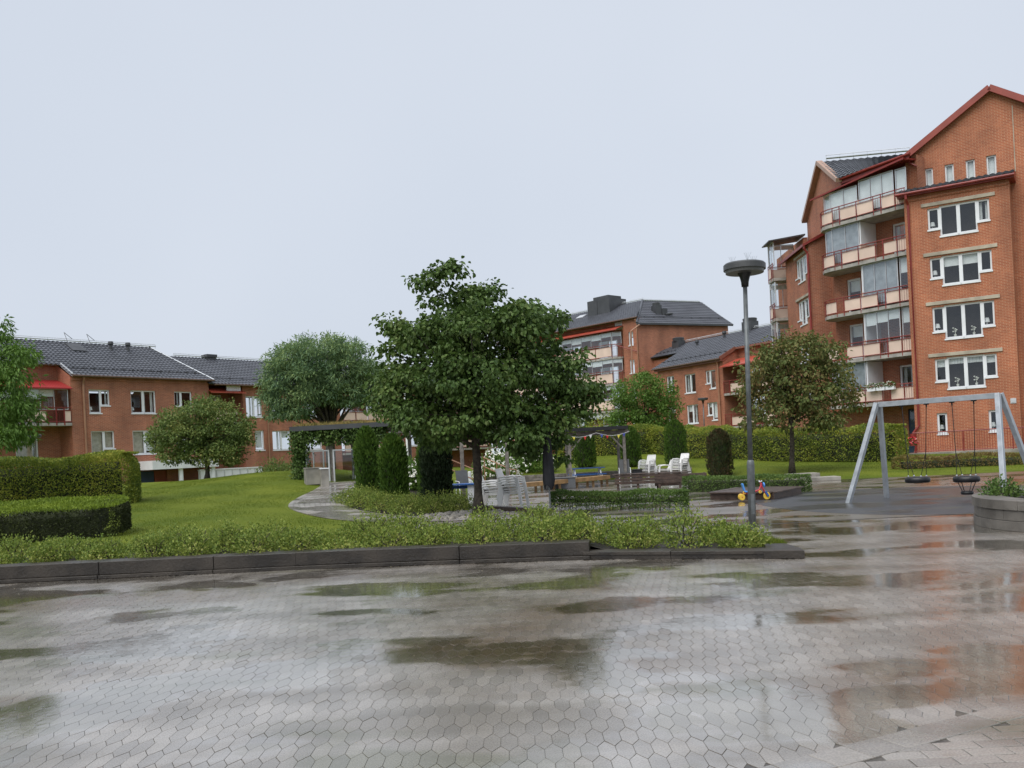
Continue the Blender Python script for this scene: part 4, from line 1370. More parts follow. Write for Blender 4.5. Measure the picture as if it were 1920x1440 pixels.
# balconies
for (x0, x1, z, gl, aw, m) in [(-13, -4.85, 4.86, 1, 1, M_AWN2), (5.4, 8.3, 4.86, 0, 1, M_AWN), (18.1, 25.4, 4.86, 1, 1, M_AWN), (18.1, 25.4, 2.2, 1, 0, None), (28.7, 39, 4.86, 1, 1, M_AWN), (28.7, 39, 2.2, 1, 0, None)]:
    L_ = x1 - x0
    segs = [(0, L_ - 1.55, "p"), (L_ - 1.5, L_ - 1.0, "b"), (L_ - 0.95, L_ - 0.5, "b"), (L_ - 0.45, L_ - 0.02, "p")] if L_ > 6 else [(0.05, L_ - .6, "p"), (L_ - .55, L_ - .05, "b")]
    if L_ > 6: segs = [(0.05 + (L_ - 1.6) * k / 4, 0.02 + (L_ - 1.6) * (k + 1) / 4, "p") for k in range(4)] + segs[1:]
    o, P = balcony(bl, [(x0, -0.1), (x1, -0.1)], z, segs, [(x1, 1.68), (x0, 1.68)])
    if gl: glazing(bl, o, P, 0.2, L_ - 0.15, z + 0.85, z + 2.14, max(3, int(L_ / .85)), 0.12, blinds=[0, .5, 0.35, 0, .6])
    if aw: awning(bl, x0 - .1, x1 + .05, -0.35, z + 2.2, 1.5, z + 2.85, m)
bl.part(MB().box(6.9, 8.1, -0.02, 0.1, 7.2, 7.62), "wall_panel", M_WHITE)
downpipe(bl, -4.0, 0, 0.3, 7.75, M_COPPER, 0.075)
downpipe(bl, 10.5, YB, 0.3, 7.5, M_COPPER, 0.06)
# roofs
SLO = math.atan(0.536)
rf = MB()
ez, ey = 7.86, -0.35
rf.poly([(-14.3, 1.3, ez + 1.65 * .536), (-4.75, 1.3, ez + 1.65 * .536), (-4.75, ey, ez), (5.6, ey, ez), (3.8, 5, ez + 5.35 * .536), (-14.3, 5, ez + 5.35 * .536)])
rf.poly([(5.6, ey, ez), (5.6, 10.3, ez), (3.8, 5, ez + 5.35 * .536)]); rf.poly([(5.6, 10.3, ez), (-14.3, 10.3, ez), (-14.3, 5, ez + 5.35 * .536), (3.8, 5, ez + 5.35 * .536)])
ro = bl.part(rf, "roof", M_SHEET)
vmax = 5.35 / math.cos(SLO)
tm = MB()
pantiles(tm, (-14.3, ey, ez + .03), (1, 0, 0), (0, math.cos(SLO), math.sin(SLO)), 19.9, lambda u: (0.0 if u > 9.4 else 1.55 / math.cos(SLO) - .1, vmax * min(1, max(0, (19.9 - u) / 1.8))))
bl.part(tm, "tiles", M_TILE, ro, kind="stuff")
rf = MB(); ez2 = 7.6
rf.poly([(5.2, ey, ez2), (40.4, ey, ez2), (40.4, 5, ez2 + 5.35 * .48), (5.2, 5, ez2 + 5.35 * .48)]); rf.poly([(40.4, 10.3, ez2), (5.2, 10.3, ez2), (5.2, 5, ez2 + 5.35 * .48), (40.4, 5, ez2 + 5.35 * .48)])
ro2 = bl.part(rf, "roof", M_SHEET)
tm = MB(); S2 = math.atan(.48)
pantiles(tm, (5.2, ey, ez2 + .03), (1, 0, 0), (0, math.cos(S2), math.sin(S2)), 35.2, lambda u: (0, 5.35 / math.cos(S2)), tl=0.4)
bl.part(tm, "tiles", M_TILE, ro2, kind="stuff")
bl.part(MB().tube([(5.62, ey, ez + .09), (3.82, 5, ez + 5.35 * .536 + .09)], .05, 6), "hip_flashing", M_GALV)
bl.part(MB().tube([(-4.8, ey - .05, ez + .02), (5.6, ey - .05, ez + .02)], .07, 6).tube([(5.6, ey - .05, ez2 + .0), (40, ey - .05, ez2)], .06, 6), "gutter", M_GUT)
bl.part(MB().beam((-4.78, ey, ez + .05), (-4.78, 1.2, ez + 1.55 * .536 + .05), .05, .22).beam((-14, 1.28, ez + .86), (-4.8, 1.28, ez + .86), .05, .1), "fascia", M_ALU)
rz = ez + 5.35 * .536
ridge_rail(bl, (-14, 5, rz), (4.3, 5, rz), 16)
ridge_rail(bl, (5.8, 5, ez2 + 5.35 * .48), (38, 5, ez2 + 5.35 * .48), 24)
zr = lambda y: ez + (y - ey) * .536
for x in (0.3, 1.6): vents(bl, x, 4.1, zr(4.1) + .1)
chimney(bl, 8.5, 9.3, 4.6, 5.3, 9.6, 10.5)
bl.part(MB().beam((-2.3, 3.4, zr(3.4) + .12), (-2.3, 4.5, zr(4.5) + .16), 1.0, .1, up=(0, -.47, .88)), "roof_hatch", M_SHEET)
for x in (-2.6, -1.0): bl.part(MB().tube([(x, 4.2, zr(4.2)), (x, 4.9, zr(4.9) + .75), (x + .6, 5.0, zr(5) + .3)], .02, 5), "roof_ladder_hoop", M_SHEET)
snow_rail(bl, -13.8, -5.2, 1.9, zr(1.9), 14); snow_rail(bl, -4.6, 5.0, .55, zr(.55), 14); snow_rail(bl, 6, 39, .6, ez2 + .95 * .48, 30)

# ---------------------------------------------------------------- low building at centre right
O2 = at(1290, 800, 78)
bm2 = Bld("apartment_building", "two storey orange brick block with long sloping grey roof, right of the round green tree", (O2.x, O2.y, 0.6))
bm2.frame((O2.x, O2.y), (0.4679, -0.8838))
wins = [([(-2.65, -2.1, 6.2, 7.55), (-2.1, -1.6, 6.2, 7.55)], ["drape"]), ([(-0.15, .57, 5.87, 7.47), (.57, 1.29, 5.87, 7.47)], ["drape", None]), (stepped(2.6, 3.1, 3.85, 6.0, 6.45, 7.53, "L"), ["drape", "pot"]),
        ([(-0.07, .69, 3.24, 4.84), (.69, 1.45, 3.24, 4.84)], ["half", "drape"]), (stepped(2.62, 3.2, 3.9, 3.38, 3.8, 4.86, "L"), ["half", "white"]), ([(-2.65, -1.6, 3.4, 4.85)], ["half"])]
w1 = wall_mb(-3.9, 4.8, 0.3, 8.3, [l for w in wins for l in w[0]])
w1.poly([(-3.9, 0, .3), (-3.9, 3, .3), (-3.9, 3, 9.8), (-3.9, 0, 8.3)]); w1.poly([(4.8, 0, .3), (4.8, 0, 8.3), (4.8, 1.7, 9.1), (4.8, 1.7, .3)])
bm2.part(w1, "wall", M_BRICK2)
w1 = wall_mb(-10.2, -3.9, 0.3, 9.6, [], y=2.9)
w1.poly([(-10.2, 2.9, .3), (-10.2, 9, .3), (-10.2, 9, 8.4), (-10.2, 2.9, 9.6)])
bm2.part(w1, "wall", M_BRICK2)
bm2.part(wall_mb(4.8, 10.6, 0.3, 9.2, [(6, 7.6, 5.9, 7.8), (6, 7.6, 3.2, 5.1)], y=1.7), "wall", M_BRICK2)
w1 = wall_mb(10.6, 24, 0.3, 8.3, [(12, 13.5, 5.9, 7.4)]); w1.poly([(10.6, 0, .3), (10.6, 1.7, .3), (10.6, 1.7, 9.2), (10.6, 0, 8.3)])
bm2.part(w1, "wall", M_BRICK2)
for w, ins in wins: window(bm2, w, inside=ins)
for z in (5.9, 3.2): window(bm2, [(6, 6.8, z, z + 1.9), (6.8, 7.6, z, z + 1.9)], y=1.7, inside=["drape"], sill=False)
for z in (5.45, 2.75):
    o, P = balcony(bm2, [(4.85, -.1), (10.5, -.1)], z, [(.05, .75, "b"), (.8, 2.2, "p"), (2.25, 3.6, "p"), (3.65, 4.2, "b"), (4.25, 5.6, "p")], [(10.5, 1.68), (4.85, 1.68)])
awning(bm2, 4.85, 10.5, -.5, 7.6, 1.5, 8.3, M_AWN)
downpipe(bm2, 4.3, 0, .4, 8.2, M_COPPER, .07)
ez, ey, sl = 8.3, -0.4, 0.5
SA = math.atan(sl); rr_ = 5.4
rz = ez + rr_ * sl
rf = MB().poly([(-4.2, ey, ez), (4.9, ey, ez), (4.9, 1.3, ez + 1.7 * sl), (10.6, 1.3, ez + 1.7 * sl), (10.6, ey, ez), (24, ey, ez), (24, 5, rz), (-7, 5, rz), (-10.5, 2.6, ez + 3 * sl), (-4.2, 2.6, ez + 3 * sl)])
rf.poly([(24, 10.4, ez), (-7, 10.4, ez), (-7, 5, rz), (24, 5, rz)]); rf.poly([(-7, 5, rz), (-7, 10.4, ez), (-10.5, 2.6, ez + 3 * sl)])
ro = bm2.part(rf, "roof", M_SHEET)


def vf(u):
    x = u - 10.5; c = 1 / math.cos(SA)
    hi = rr_ * c if x > -7 else (3 + (x + 10.5) / 3.5 * 2.4) * c
    lo = 3 * c if x < -4.2 else (1.7 * c if 4.9 < x < 10.6 else 0)
    return lo, hi


tm = MB(); pantiles(tm, (-10.5, ey, ez + .03), (1, 0, 0), (0, math.cos(SA), math.sin(SA)), 34.4, vf, tl=.42)
bm2.part(tm, "tiles", M_TILE, ro, kind="stuff")
bm2.part(MB().tube([(-4.2, ey - .05, ez), (4.9, ey - .05, ez)], .07, 6), "gutter", M_GUT)
bm2.part(MB().beam((4.92, ey, ez + .02), (4.92, 1.3, ez + 1.7 * sl + .02), .05, .3).beam((4.9, 1.28, ez + 1.7 * sl), (10.6, 1.28, ez + 1.7 * sl), .06, .16), "fascia", M_BRNT)
bm2.part(MB().box(-4.0, 4.9, -.3, -.0, 8.1, 8.28), "eave_board", M_BRNT)
ridge_rail(bm2, (-6.5, 5, rz), (23, 5, rz), 24)
chimney(bm2, -6.6, -5.6, 3.9, 4.7, 10.0, 11.5, True); chimney(bm2, 2.2, 3.3, 4.6, 5.5, 10.5, 12.0, True); chimney(bm2, 6.9, 8.3, 4.3, 5.5, 10.4, 12.2, True)
vents(bm2, .4, 4.2, ez + 4.6 * sl + .1); vents(bm2, -2.6, 3.6, ez + 4 * sl)
snow_rail(bm2, -4, 4.8, .6, ez + sl, 14); snow_rail(bm2, -10, -5, 3.2, ez + 3.6 * sl, 9)

# ---------------------------------------------------------------- five storey block at the back
O3 = at(1170, 800, 88)
bm3 = Bld("apartment_building", "five storey brick block with stacked glazed balconies and hipped grey roof behind the big tree", (O3.x, O3.y, 0.5))
bm3.frame((O3.x, O3.y), (0.6617, -0.7499))
sw = [(.7, 1.3, 11.3, 12.6), (.7, 1.3, 8.6, 9.9), (.7, 1.3, 6.0, 7.3), (.7, 1.3, 3.4, 4.7)]
w1 = wall_mb(0.0, 2.1, 0.3, 13.8, sw, y=0.5)
w1.poly([(2.1, .5, .3), (2.1, 4, .3), (2.1, 4, 13.8), (2.1, .5, 13.8)])
bm3.part(w1, "wall", M_BRICK2)
bm3.part(wall_mb(-18, 0.0, 0.3, 13.9, [(x, x + 2.6, z, z + 1.7) for x in (-4, -9, -14) for z in (10.5, 7.9, 5.3, 2.7)], y=1.2), "wall", M_BRICK2)
for h_ in sw: window(bm3, [h_], y=.5, inside=["half"])
for x in (-4, -9, -14):
    for z in (10.5, 7.9, 5.3, 2.7): window(bm3, [(x, x + 1.3, z, z + 1.7), (x + 1.3, x + 2.6, z, z + 1.7)], y=1.2, inside=["half", "drape"], sill=False)
for k, z in enumerate((10.35, 7.75, 5.15, 2.55)):
    o, P = balcony(bm3, [(-16, -.2), (-.9, -.2), (-.15, .45), (-.15, 1.1)], z, [(i * 2.15, i * 2.15 + 2.1, "p") for i in range(7)] + [(15.1, 16.0, "b")], [(-16, 1.18)], rail=1.25, ph=1.0)
    glazing(bm3, o, P, 0, 15.0, z + 1.18, z + 2.42, 11, .1, blinds=[.35, .45, .3, .5])
    glazing(bm3, o, P, 15.1, 16.05, z + 1.18, z + 2.42, 1, .1, blinds=[.3])
awning(bm3, -16.2, .1, -.55, 12.95, 1.15, 13.5, M_AWN)
bm3.part(MB().box(-1.5, 0.0, 1.1, 1.19, 13.1, 13.85), "wall_panel", M_WHITE)
downpipe(bm3, 1.9, .5, .4, 13.6, M_COPPER, .08)
bm3.part(MB().tube([(-.5, -.2, 11.5), (1.8, .4, 10.6)], .045, 6), "drain_pipe", M_REDM)
ez, ey = 13.85, .2
sl = (16.25 - ez) / 4.8
SA = math.atan(sl)
rf = MB().poly([(-22, ey, ez), (2.2, ey, ez), (-1.0, 5, 16.25), (-22, 5, 16.25)]).poly([(-22, 5, 16.25), (-1, 5, 16.25), (2, 9.8, ez), (-22, 9.8, ez)])
ro = bm3.part(rf, "roof", M_SHEET)
tm = MB(); pantiles(tm, (-22, ey, ez + .03), (1, 0, 0), (0, math.cos(SA), math.sin(SA)), 24.2, lambda u: (0, 4.8 / math.cos(SA) * min(1, (24.2 - u) / 3.2)), tl=.42)
bm3.part(tm, "tiles", M_TILE, ro, kind="stuff")
bm3.part(MB().tube([(-22, ey - .05, ez), (2.2, ey - .05, ez)], .07, 6), "gutter", M_GUT)
ridge_rail(bm3, (-21, 5, 16.25), (-1, 5, 16.25), 16)
bm3.part(MB().box(-6.9, -3.8, 3.0, 5.6, 15.0, 16.9).prism([(-6.3, 3.3), (-4.2, 3.3), (-4.2, 5.3), (-6.3, 5.3)], 16.9, 17.25).box(-5.6, -5.5, 2.96, 3.0, 15.3, 16.8), "plant_room", M_SHEET)
vents(bm3, -8.6, 1.6, ez + 1.4 * sl); bm3.part(MB().beam((-8.2, 3.0, ez + 2.8 * sl + .15), (-8.2, 3.7, ez + 3.5 * sl + .15), 1.0, .08, up=(0, -.45, .89)), "skylight", M_ALU)
# big windowless side wall
N0 = at(1197, 640, 86)
bm3.frame((N0.x, N0.y), (0.904, 0.427))
w1 = wall_mb(0, 10.7, 0.3, 13.05, [])
w1.poly([(10.7, 0, .3), (10.7, 9, .3), (10.7, 9, 13.05), (10.7, 4.5, 16.0), (10.7, 0, 13.05)])
bm3.part(w1, "wall", M_BRICK2)
ez, ey = 13.1, -.3; sl = (16.15 - ez) / 4.8; SA = math.atan(sl)
rf = MB().poly([(-.3, ey, ez), (11.1, ey, ez), (10.8, 4.5, 16.15), (3.7, 4.5, 16.15)]).poly([(3.7, 4.5, 16.15), (10.8, 4.5, 16.15), (11.1, 9.3, ez), (3.7, 9.3, ez)])
ro = bm3.part(rf, "roof", M_SHEET)
tm = MB(); pantiles(tm, (-.3, ey, ez + .03), (1, 0, 0), (0, math.cos(SA), math.sin(SA)), 11.4, lambda u: (0, 4.8 / math.cos(SA) * min(1, u / 4.0)), tl=.42)
bm3.part(tm, "tiles", M_TILE, ro, kind="stuff")
bm3.part(MB().tube([(-.3, ey, ez + .1), (3.7, 4.5, 16.25)], .1, 6).tube([(11.1, ey, ez + .06), (10.8, 4.5, 16.2)], .06, 6), "hip_tiles", M_TILE)
bm3.part(MB().beam((-.3, ey, ez), (11.1, ey, ez), .05, .16), "fascia", M_SHEET)
bm3.part(MB().tube([(.0, -.3, 13.0), (-.9, -.15, 12.4), (-.9, -.15, .5)], .08, 6), "downpipe", M_COPPER)
chimney(bm3, 3.2, 3.9, 1.5, 2.3, 14.1, 15.5, True)
bm3.part(MB().box(3.9, 4.5, 1.4, 2.1, 14.0, 14.9).tube([(4.2, 1.3, 14.3), (4.9, 1.2, 14.4)], .12, 8), "roof_vent", M_SHEET)
ridge_rail(bm3, (3.7, 4.5, 16.15), (10.8, 4.5, 16.15), 6, h=.2)
snow_rail(bm3, .8, 10.8, .8, ez + 1.1 * sl, 9)

# ---------------------------------------------------------------- tall building on the right
OR = at(1800, 840, 46)
br = Bld("apartment_building", "tall orange brick apartment house with stepped windows, gable and curved balconies at right", (OR.x, OR.y, 0.3))
br.frame((OR.x, OR.y), (0.8406, -0.5417))
SILL = [11.48, 8.98, 6.24, 3.70]; HEAD = [13.02, 10.47, 7.95, 5.30]
INS = [["lamp", None, None, "drape"], ["lamp", "half", "half", None], ["lamp", "pot", "pot", "lamp"], ["half", "valance", "valance", "half"]]
wl4 = []
for s_, h_ in zip(SILL, HEAD):
    wl4.append([(-0.97, -0.42, s_ + .40, h_ - .05), (-0.42, .44, s_, h_), (.44, 1.30, s_, h_), (1.30, 1.85, s_ + .44, h_ - .02)])
small = [[(-1.0, -.52, 1.42, 2.48)], [(1.36, 1.84, 1.42, 2.48)]]
w1 = wall_mb(-2.05, 2.75, 0.2, 13.85, [l for w in wl4 + small for l in w])
w1.poly([(-2.05, 0, .2), (-2.05, 0, 13.85), (-2.05, 3, 13.85), (-2.05, 3, .2)]); w1.poly([(2.75, 0, .2), (2.75, 1, .2), (2.75, 1, 13.85), (2.75, 0, 13.85)])
br.part(w1, "bay_wall", M_BRICK)
br.part(MB().box(-1.9, 2.6, .84, .9, .3, 13.6), "dark_room_backdrop", M_DARK)  # dark sheet added behind the panes, its colour standing in for unlit rooms
for w, i_ in zip(wl4, INS): window(br, w, inside=i_, fw=.085)
for w in small: window(br, w, inside=["lamp"], fw=.1)
for h_ in HEAD:
    br.part(MB().box(-1.25, 2.12, -.06, .0, h_ + .06, h_ + .24), "lintel", M_LINTEL, bevel=.01)
br.part(MB().box(2.35, 2.6, -.03, .0, 2.75, 3.0).box(2.4, 2.55, -.045, -.03, 2.8, 2.95), "wall_vent", M_ALU)
# pent roof over the bay
ro = br.part(MB().add([(-2.35, -.32, 13.9), (3.0, -.32, 13.9), (3.0, 1.0, 14.32), (-2.35, 1.0, 14.32), (-2.35, -.32, 13.74), (3.0, -.32, 13.74), (3.0, 1.0, 13.74), (-2.35, 1.0, 13.74)],
               [(0, 1, 2, 3), (4, 5, 1, 0), (7, 6, 5, 4), (4, 0, 3, 7), (1, 5, 6, 2)]), "bay_roof", M_REDM)
tm = MB(); SA = math.atan(.42 / 1.32); pantiles(tm, (-2.35, -.34, 13.93), (1, 0, 0), (0, math.cos(SA), math.sin(SA)), 5.35, lambda u: (0, 1.38))
br.part(tm, "tiles", M_TILE, ro, kind="stuff")
br.part(MB().tube([(-2.4, -.38, 13.86), (3.02, -.38, 13.86)], .07, 8), "gutter", M_REDM)
br.part(MB().box(-2.05, 2.75, -.05, 0, 13.5, 13.62), "brick_band", M_BRICK)
br.part(MB().tube([(-1.9, -.36, 13.8), (-1.9, -.36, 13.6), (-1.85, -.1, 13.3), (-1.85, -.1, 1.9), (-1.95, -.12, 1.75), (-2.15, -.12, 1.5)], .065, 8), "downpipe", M_REDM)
br.part(MB().tube([(-2.15, -.12, 1.5), (-2.15, -.12, .3)], .15, 10), "drain_shaft", M_REDM)
# gable wall
gw = [[(-1.14, -.74, 14.26, 15.3)], [(-.18, .24, 14.26, 15.3)], [(.80, 1.22, 14.26, 15.32)], [(1.74, 2.18, 14.28, 15.34)]]
gx, gz_, gs = 2.04, 18.55, .645
g1 = wall_mb(-1.75, 5.85, 0.2, 16.0, [l for w in gw for l in w], y=1.0)
g1.poly([(-1.75, 1, 16.0), (5.85, 1, 16.0), (5.85, 1, 16.09), (gx, 1, gz_), (-1.75, 1, 16.09)])
g1.poly([(5.85, 1, .2), (5.85, 14, .2), (5.85, 14, 16), (5.85, 1, 16)]); g1.poly([(-1.75, 14, .2), (-1.75, 1, .2), (-1.75, 1, 16.05), (-1.75, 14, 16.05)])
g1.poly([(5.85, 14, .2), (-1.75, 14, .2), (-1.75, 14, 16), (gx, 14, gz_), (5.85, 14, 16)])
br.part(g1, "gable_wall", M_BRICK)
for w in gw: window(br, w, y=1.0, inside=["white"], fw=.07)
br.part(MB().box(2.98, 3.02, .985, 1.0, 14.3, 17.6), "expansion_joint", M_LINTEL)
rl, rr2 = (-2.05, 16.0 - .19), (6.15, 16.0 - .19)
rr_z = lambda x: gz_ + .12 - gs * abs(x - gx)
rf = MB()
rf.add([(-2.1, .72, rr_z(-2.1)), (gx, .72, rr_z(gx)), (gx, 14.3, rr_z(gx)), (-2.1, 14.3, rr_z(-2.1)), (6.2, .72, rr_z(6.2)), (6.2, 14.3, rr_z(6.2))], [(0, 1, 2, 3), (1, 4, 5, 2)])
ro = br.part(rf, "roof", M_SHEET)
tm = MB(); SA = math.atan(gs)
pantiles(tm, (-2.1, 14.3, rr_z(-2.1) + .04), (0, -1, 0), (math.cos(SA), 0, math.sin(SA)), 13.6, lambda u: (0, (gx + 2.1) / math.cos(SA)))
pantiles(tm, (6.2, .72, rr_z(6.2) + .04), (0, 1, 0), (-math.cos(SA), 0, math.sin(SA)), 13.6, lambda u: (0, (6.2 - gx) / math.cos(SA)))
br.part(tm, "tiles", M_TILE, ro, kind="stuff")
br.part(MB().beam((-2.15, .75, rr_z(-2.15) - .02), (gx + .02, .75, rr_z(gx) - .0), .14, .3).beam((gx, .75, rr_z(gx)), (6.2, .75, rr_z(6.2) - .02), .14, .3), "barge_board", M_REDT)
br.part(MB().tube([(-1.85, .8, 16.0), (-1.8, .85, 15.7), (-1.35, .9, 15.4), (-1.35, .9, 14.4)], .06, 8), "downpipe", M_REDM)
br.part(MB().box(-2.05, -1.74, 1.0, 2.0, 13.8, 16.0), "wall_return", M_BRICK)

# ---- ramp with railing in front of the bay
rp_ = thing("ramp_railing", "red steel railing with thin bars along the ramp at the foot of the tall house", "railing", (OR.x, OR.y - 1, 0.35))
TR = Matrix.Translation((-OR.x, -OR.y + 1, -0.35)) @ Matrix.Translation((OR.x, OR.y, 0)) @ Matrix.Rotation(math.atan2(-.5417, .8406), 4, "Z")
mb = MB(); mb.tube([(-2.0, -1.15, 1.52), (6.0, -1.15, 1.56)], .03, 6); mb.tube([(-2.0, -1.15, .58), (6.0, -1.15, .62)], .02, 6)
mb.build("handrail", M_REDM, rp_, TR)
mb = MB()
for k in range(72): mb.tube([(-1.95 + k * .11, -1.15, .55), (-1.95 + k * .11, -1.15, 1.52)], .009, 4)
mb.build("bars", M_REDM, rp_, TR, kind="stuff")
for x in (-1.9, .3, 2.45, 4.6): MB().tube([(x, -1.15, .4), (x, -1.15, 1.53)], .03, 6).build("post", M_REDM, rp_, TR)
MB().tube([(3.4, -1.3, .6), (5.2, -1.3, 1.35)], .03, 6).build("stair_rail", M_REDM, rp_, TR)
rmp = MB().add([(-2.2, -1.4, .1), (7, -1.4, .1), (7, 0, .1), (-2.2, 0, .1), (-2.2, -1.4, .5), (7, -1.4, .56), (7, 0, .56), (-2.2, 0, .5)], [(0, 1, 5, 4), (4, 5, 6, 7), (0, 4, 7, 3), (1, 2, 6, 5), (3, 7, 6, 2)]).build("ramp", M_CONC, None, Matrix.Translation((OR.x, OR.y, 0)) @ Matrix.Rotation(math.atan2(-.5417, .8406), 4, "Z"))
tag(rmp, "pale concrete entrance ramp below the red railing of the tall house", "ramp")

# ---- balcony wing
B0 = at(1704, 500, 47.2)
br.frame((B0.x, B0.y), (0.5683, -0.8229))
SL = [13.45, 11.02, 8.38, 5.77, 3.27]
bw = wall_mb(-5.75, 0.4, 0.2, 15.9, [(-4.9, -4.0, 8.5, 10.5), (-4.9, -4.0, 5.9, 7.9), (-1.9, -.3, 11.15, 13.0), (-1.9, -.3, 3.4, 5.25), (-1.5, .1, .5, 2.85)], y=1.7)
bw.poly([(.4, 1.7, .2), (.4, 1.7, 15.9), (.6, .2, 15.9), (.6, .2, .2)])
br.part(bw, "balcony_wall", M_BRICK2)
for z in (8.5, 5.9): window(br, [(-4.9, -4.0, z, z + 2.0)], y=1.7, inside=["half"], sill=False, fw=.1)
for z in (11.15, 3.4): window(br, [(-1.9, -1.1, z, z + 1.85), (-1.1, -.3, z, z + 1.85)], y=1.7, inside=["drape", None], sill=False, fw=.1)
dr = br.part(MB().box(-1.5, -.72, 1.75, 1.83, .5, 2.8).box(-.7, .1, 1.75, 1.83, .5, 2.8), "entrance_door", M_BLUE)
for x in (-1.4, -.6):
    for z in (.7, 1.4, 2.1): br.part(MB().box(x, x + .6, 1.735, 1.755, z, z + .58), "door_pane", M_GLASS, dr)
br.part(MB().box(-.78, -.72, 1.68, 1.75, 1.35, 1.6), "door_handle", M_ALU, dr)
front = [(-5.78, 1.6), (-5.74, 1.0), (-5.55, .45), (-5.2, .12), (-4.7, 0), (-1.2, -.02), (-.5, -.03), (-.02, .02)]
for k, z in enumerate(SL):
    segs = [(0.05, .75, "b"), (.8, 1.5, "m"), (1.5, 2.44, "p"), (2.46, 2.9, "b"), (2.92, 3.95, "p"), (3.97, 5.0, "p"), (5.02, 5.46, "b"), (5.48, 6.27, "p"), (6.3, 6.82, "m")]
    o, P = balcony(br, front, z, segs, [(0.3, 1.65), (-5.7, 1.68)], rail=.87, ph=.7, bar_gap=.12)
    zt = (SL[k - 1] - .2) if k else 15.26
    half = [("all",), ("l",), ("r",), ("r",), ("l",)][k][0]
    if half in ("all", "l"):
        glazing(br, o, P, 1.35, 3.9, z + .12, zt, 3 if half == "l" else 3, .22, blinds=[.93, .93, .93] if k == 0 else [.95], cloth=None if k == 0 else M_SHEER_SKY)  # grey cloth below the top floor also stands in for reflected sky
    if half in ("all", "r"):
        if k == 0: zt = 15.46
        glazing(br, o, P, 4.05, 6.1, z + .12, zt, 3, .22, blinds=[.93] if k == 0 else ([.95] if k == 2 else [.3, .26, .22]), cloth=M_SHEER_SKY if k == 2 else None)
        glazing(br, o, P, 6.2, 6.8, z + .12, zt, 1, .3, blinds=[.9] if k == 0 else [.35])
    pc = P(3.97)
    if k: br.part(MB().box(pc.x - .04, pc.x + .04, .25, 1.68, z + 1.0, zt), "partition", M_WHITE, o)
    br.part(MB().box(pc.x - .03, pc.x + .03, .2, 1.68, z + .05, z + 1.0), "partition", M_CREAM, o)
    if k == 4:
        for q in range(3):
            x = -2.6 + q * .55
            br.part(MB().box(x, x + .48, -.28, -.1, z + .62, z + .8), "flower_box", M_WHITE, o)
            d_ = rdir(220); Pq = d_ * np.array([.26, .1, .14]) + np.array([x + .24, -.19, z + .88])
            V, Fc = leaf_arrays(Pq, d_ + rdir(220) * .5, d_, np.full(220, .07), np.full(220, .05))
            fo = np_mesh("flower_leaves", V, Fc, M_LF_BOX, o, "stuff"); fo.data.transform(br.T)
            Pq = rdir(26) * np.array([.26, .1, .15]) + np.array([x + .24, -.22, z + .92])
            V, Fc = leaf_arrays(np.repeat(Pq, 4, 0), rdir(104), rdir(104), np.full(104, .05), np.full(104, .045))
            fo = np_mesh("blossoms", V, Fc, M_PETAL, o, "stuff"); fo.data.transform(br.T)
# pent sheet over the top glazing and gutter
br.part(MB().add([(-5.9, .05, 15.2), (.1, -.2, 15.84), (.1, 1.2, 15.95), (-5.9, 1.2, 15.6), (-5.9, .05, 15.12), (.1, -.2, 15.74), (.1, 1.2, 15.85), (-5.9, 1.2, 15.5)], [(0, 1, 2, 3), (4, 5, 1, 0), (7, 6, 5, 4), (4, 0, 3, 7), (1, 5, 6, 2)]), "top_canopy", M_REDM)
A0, A1 = Vector((18.98, 50.3, 15.75)), Vector((21.3, 46.95, 15.95))
R0, R1 = Vector((19.4, 54.4, 18.0)), Vector((25.0, 53.7, 18.0))
br.T = br.inv
rf = MB().poly([A0 - Vector((.25, .02, 0)), A1, R1, R0 - Vector((.25, 0, 0))]).poly([R0, R1, Vector((25.5, 58.2, 15.7)), Vector((19.86, 58.9, 15.7))])
ro = br.part(rf, "roof", M_SHEET)
tm = MB(); pantile_patch(tm, A0 + Vector((-.25, 0, .03)), A1 + Vector((0, 0, .03)), R1 + Vector((0, 0, .03)), R0 + Vector((-.25, 0, .03)), 15, 11)
br.part(tm, "tiles", M_TILE, ro, kind="stuff")
br.part(MB().tube([A0 + Vector((-.1, -.08, .02)), A1 + Vector((0, -.1, .02))], .075, 8).beam(A0 + Vector((0, .03, -.12)), A1 + Vector((0, .03, -.12)), .05, .22), "gutter", M_REDM)
ridge_rail(br, R0 + Vector((.3, 0, 0)), R1 + Vector((-.6, 0, 0)), 6, h=.42)
# gable end of the wing
br.frame((18.98, 50.3), (-0.103, -0.995))
g2 = wall_mb(-8.6, -2.6, 0.2, 15.35, []); wall_mb(-8.6, 0, 15.35, 15.65, [], mb=g2)
g2.poly([(-8.6, 0, 15.65), (0, 0, 15.65), (-4.12, 0, 17.9)])
g2.poly([(-8.6, 0, .2), (-8.6, 8, .2), (-8.6, 8, 15.65), (-8.6, 0, 15.65)])
br.part(g2, "gable_wall", M_BRICK2)
br.part(MB().beam((.12, -.14, 15.72), (-4.16, -.14, 18.03), .34, .22, up=(0, 0, 1)).beam((-4.1, -.14, 18.03), (-8.75, -.14, 15.6), .34, .22), "barge_board", mat("beige_barge_board", (0.42, 0.27, 0.2), .5, .1, 2))
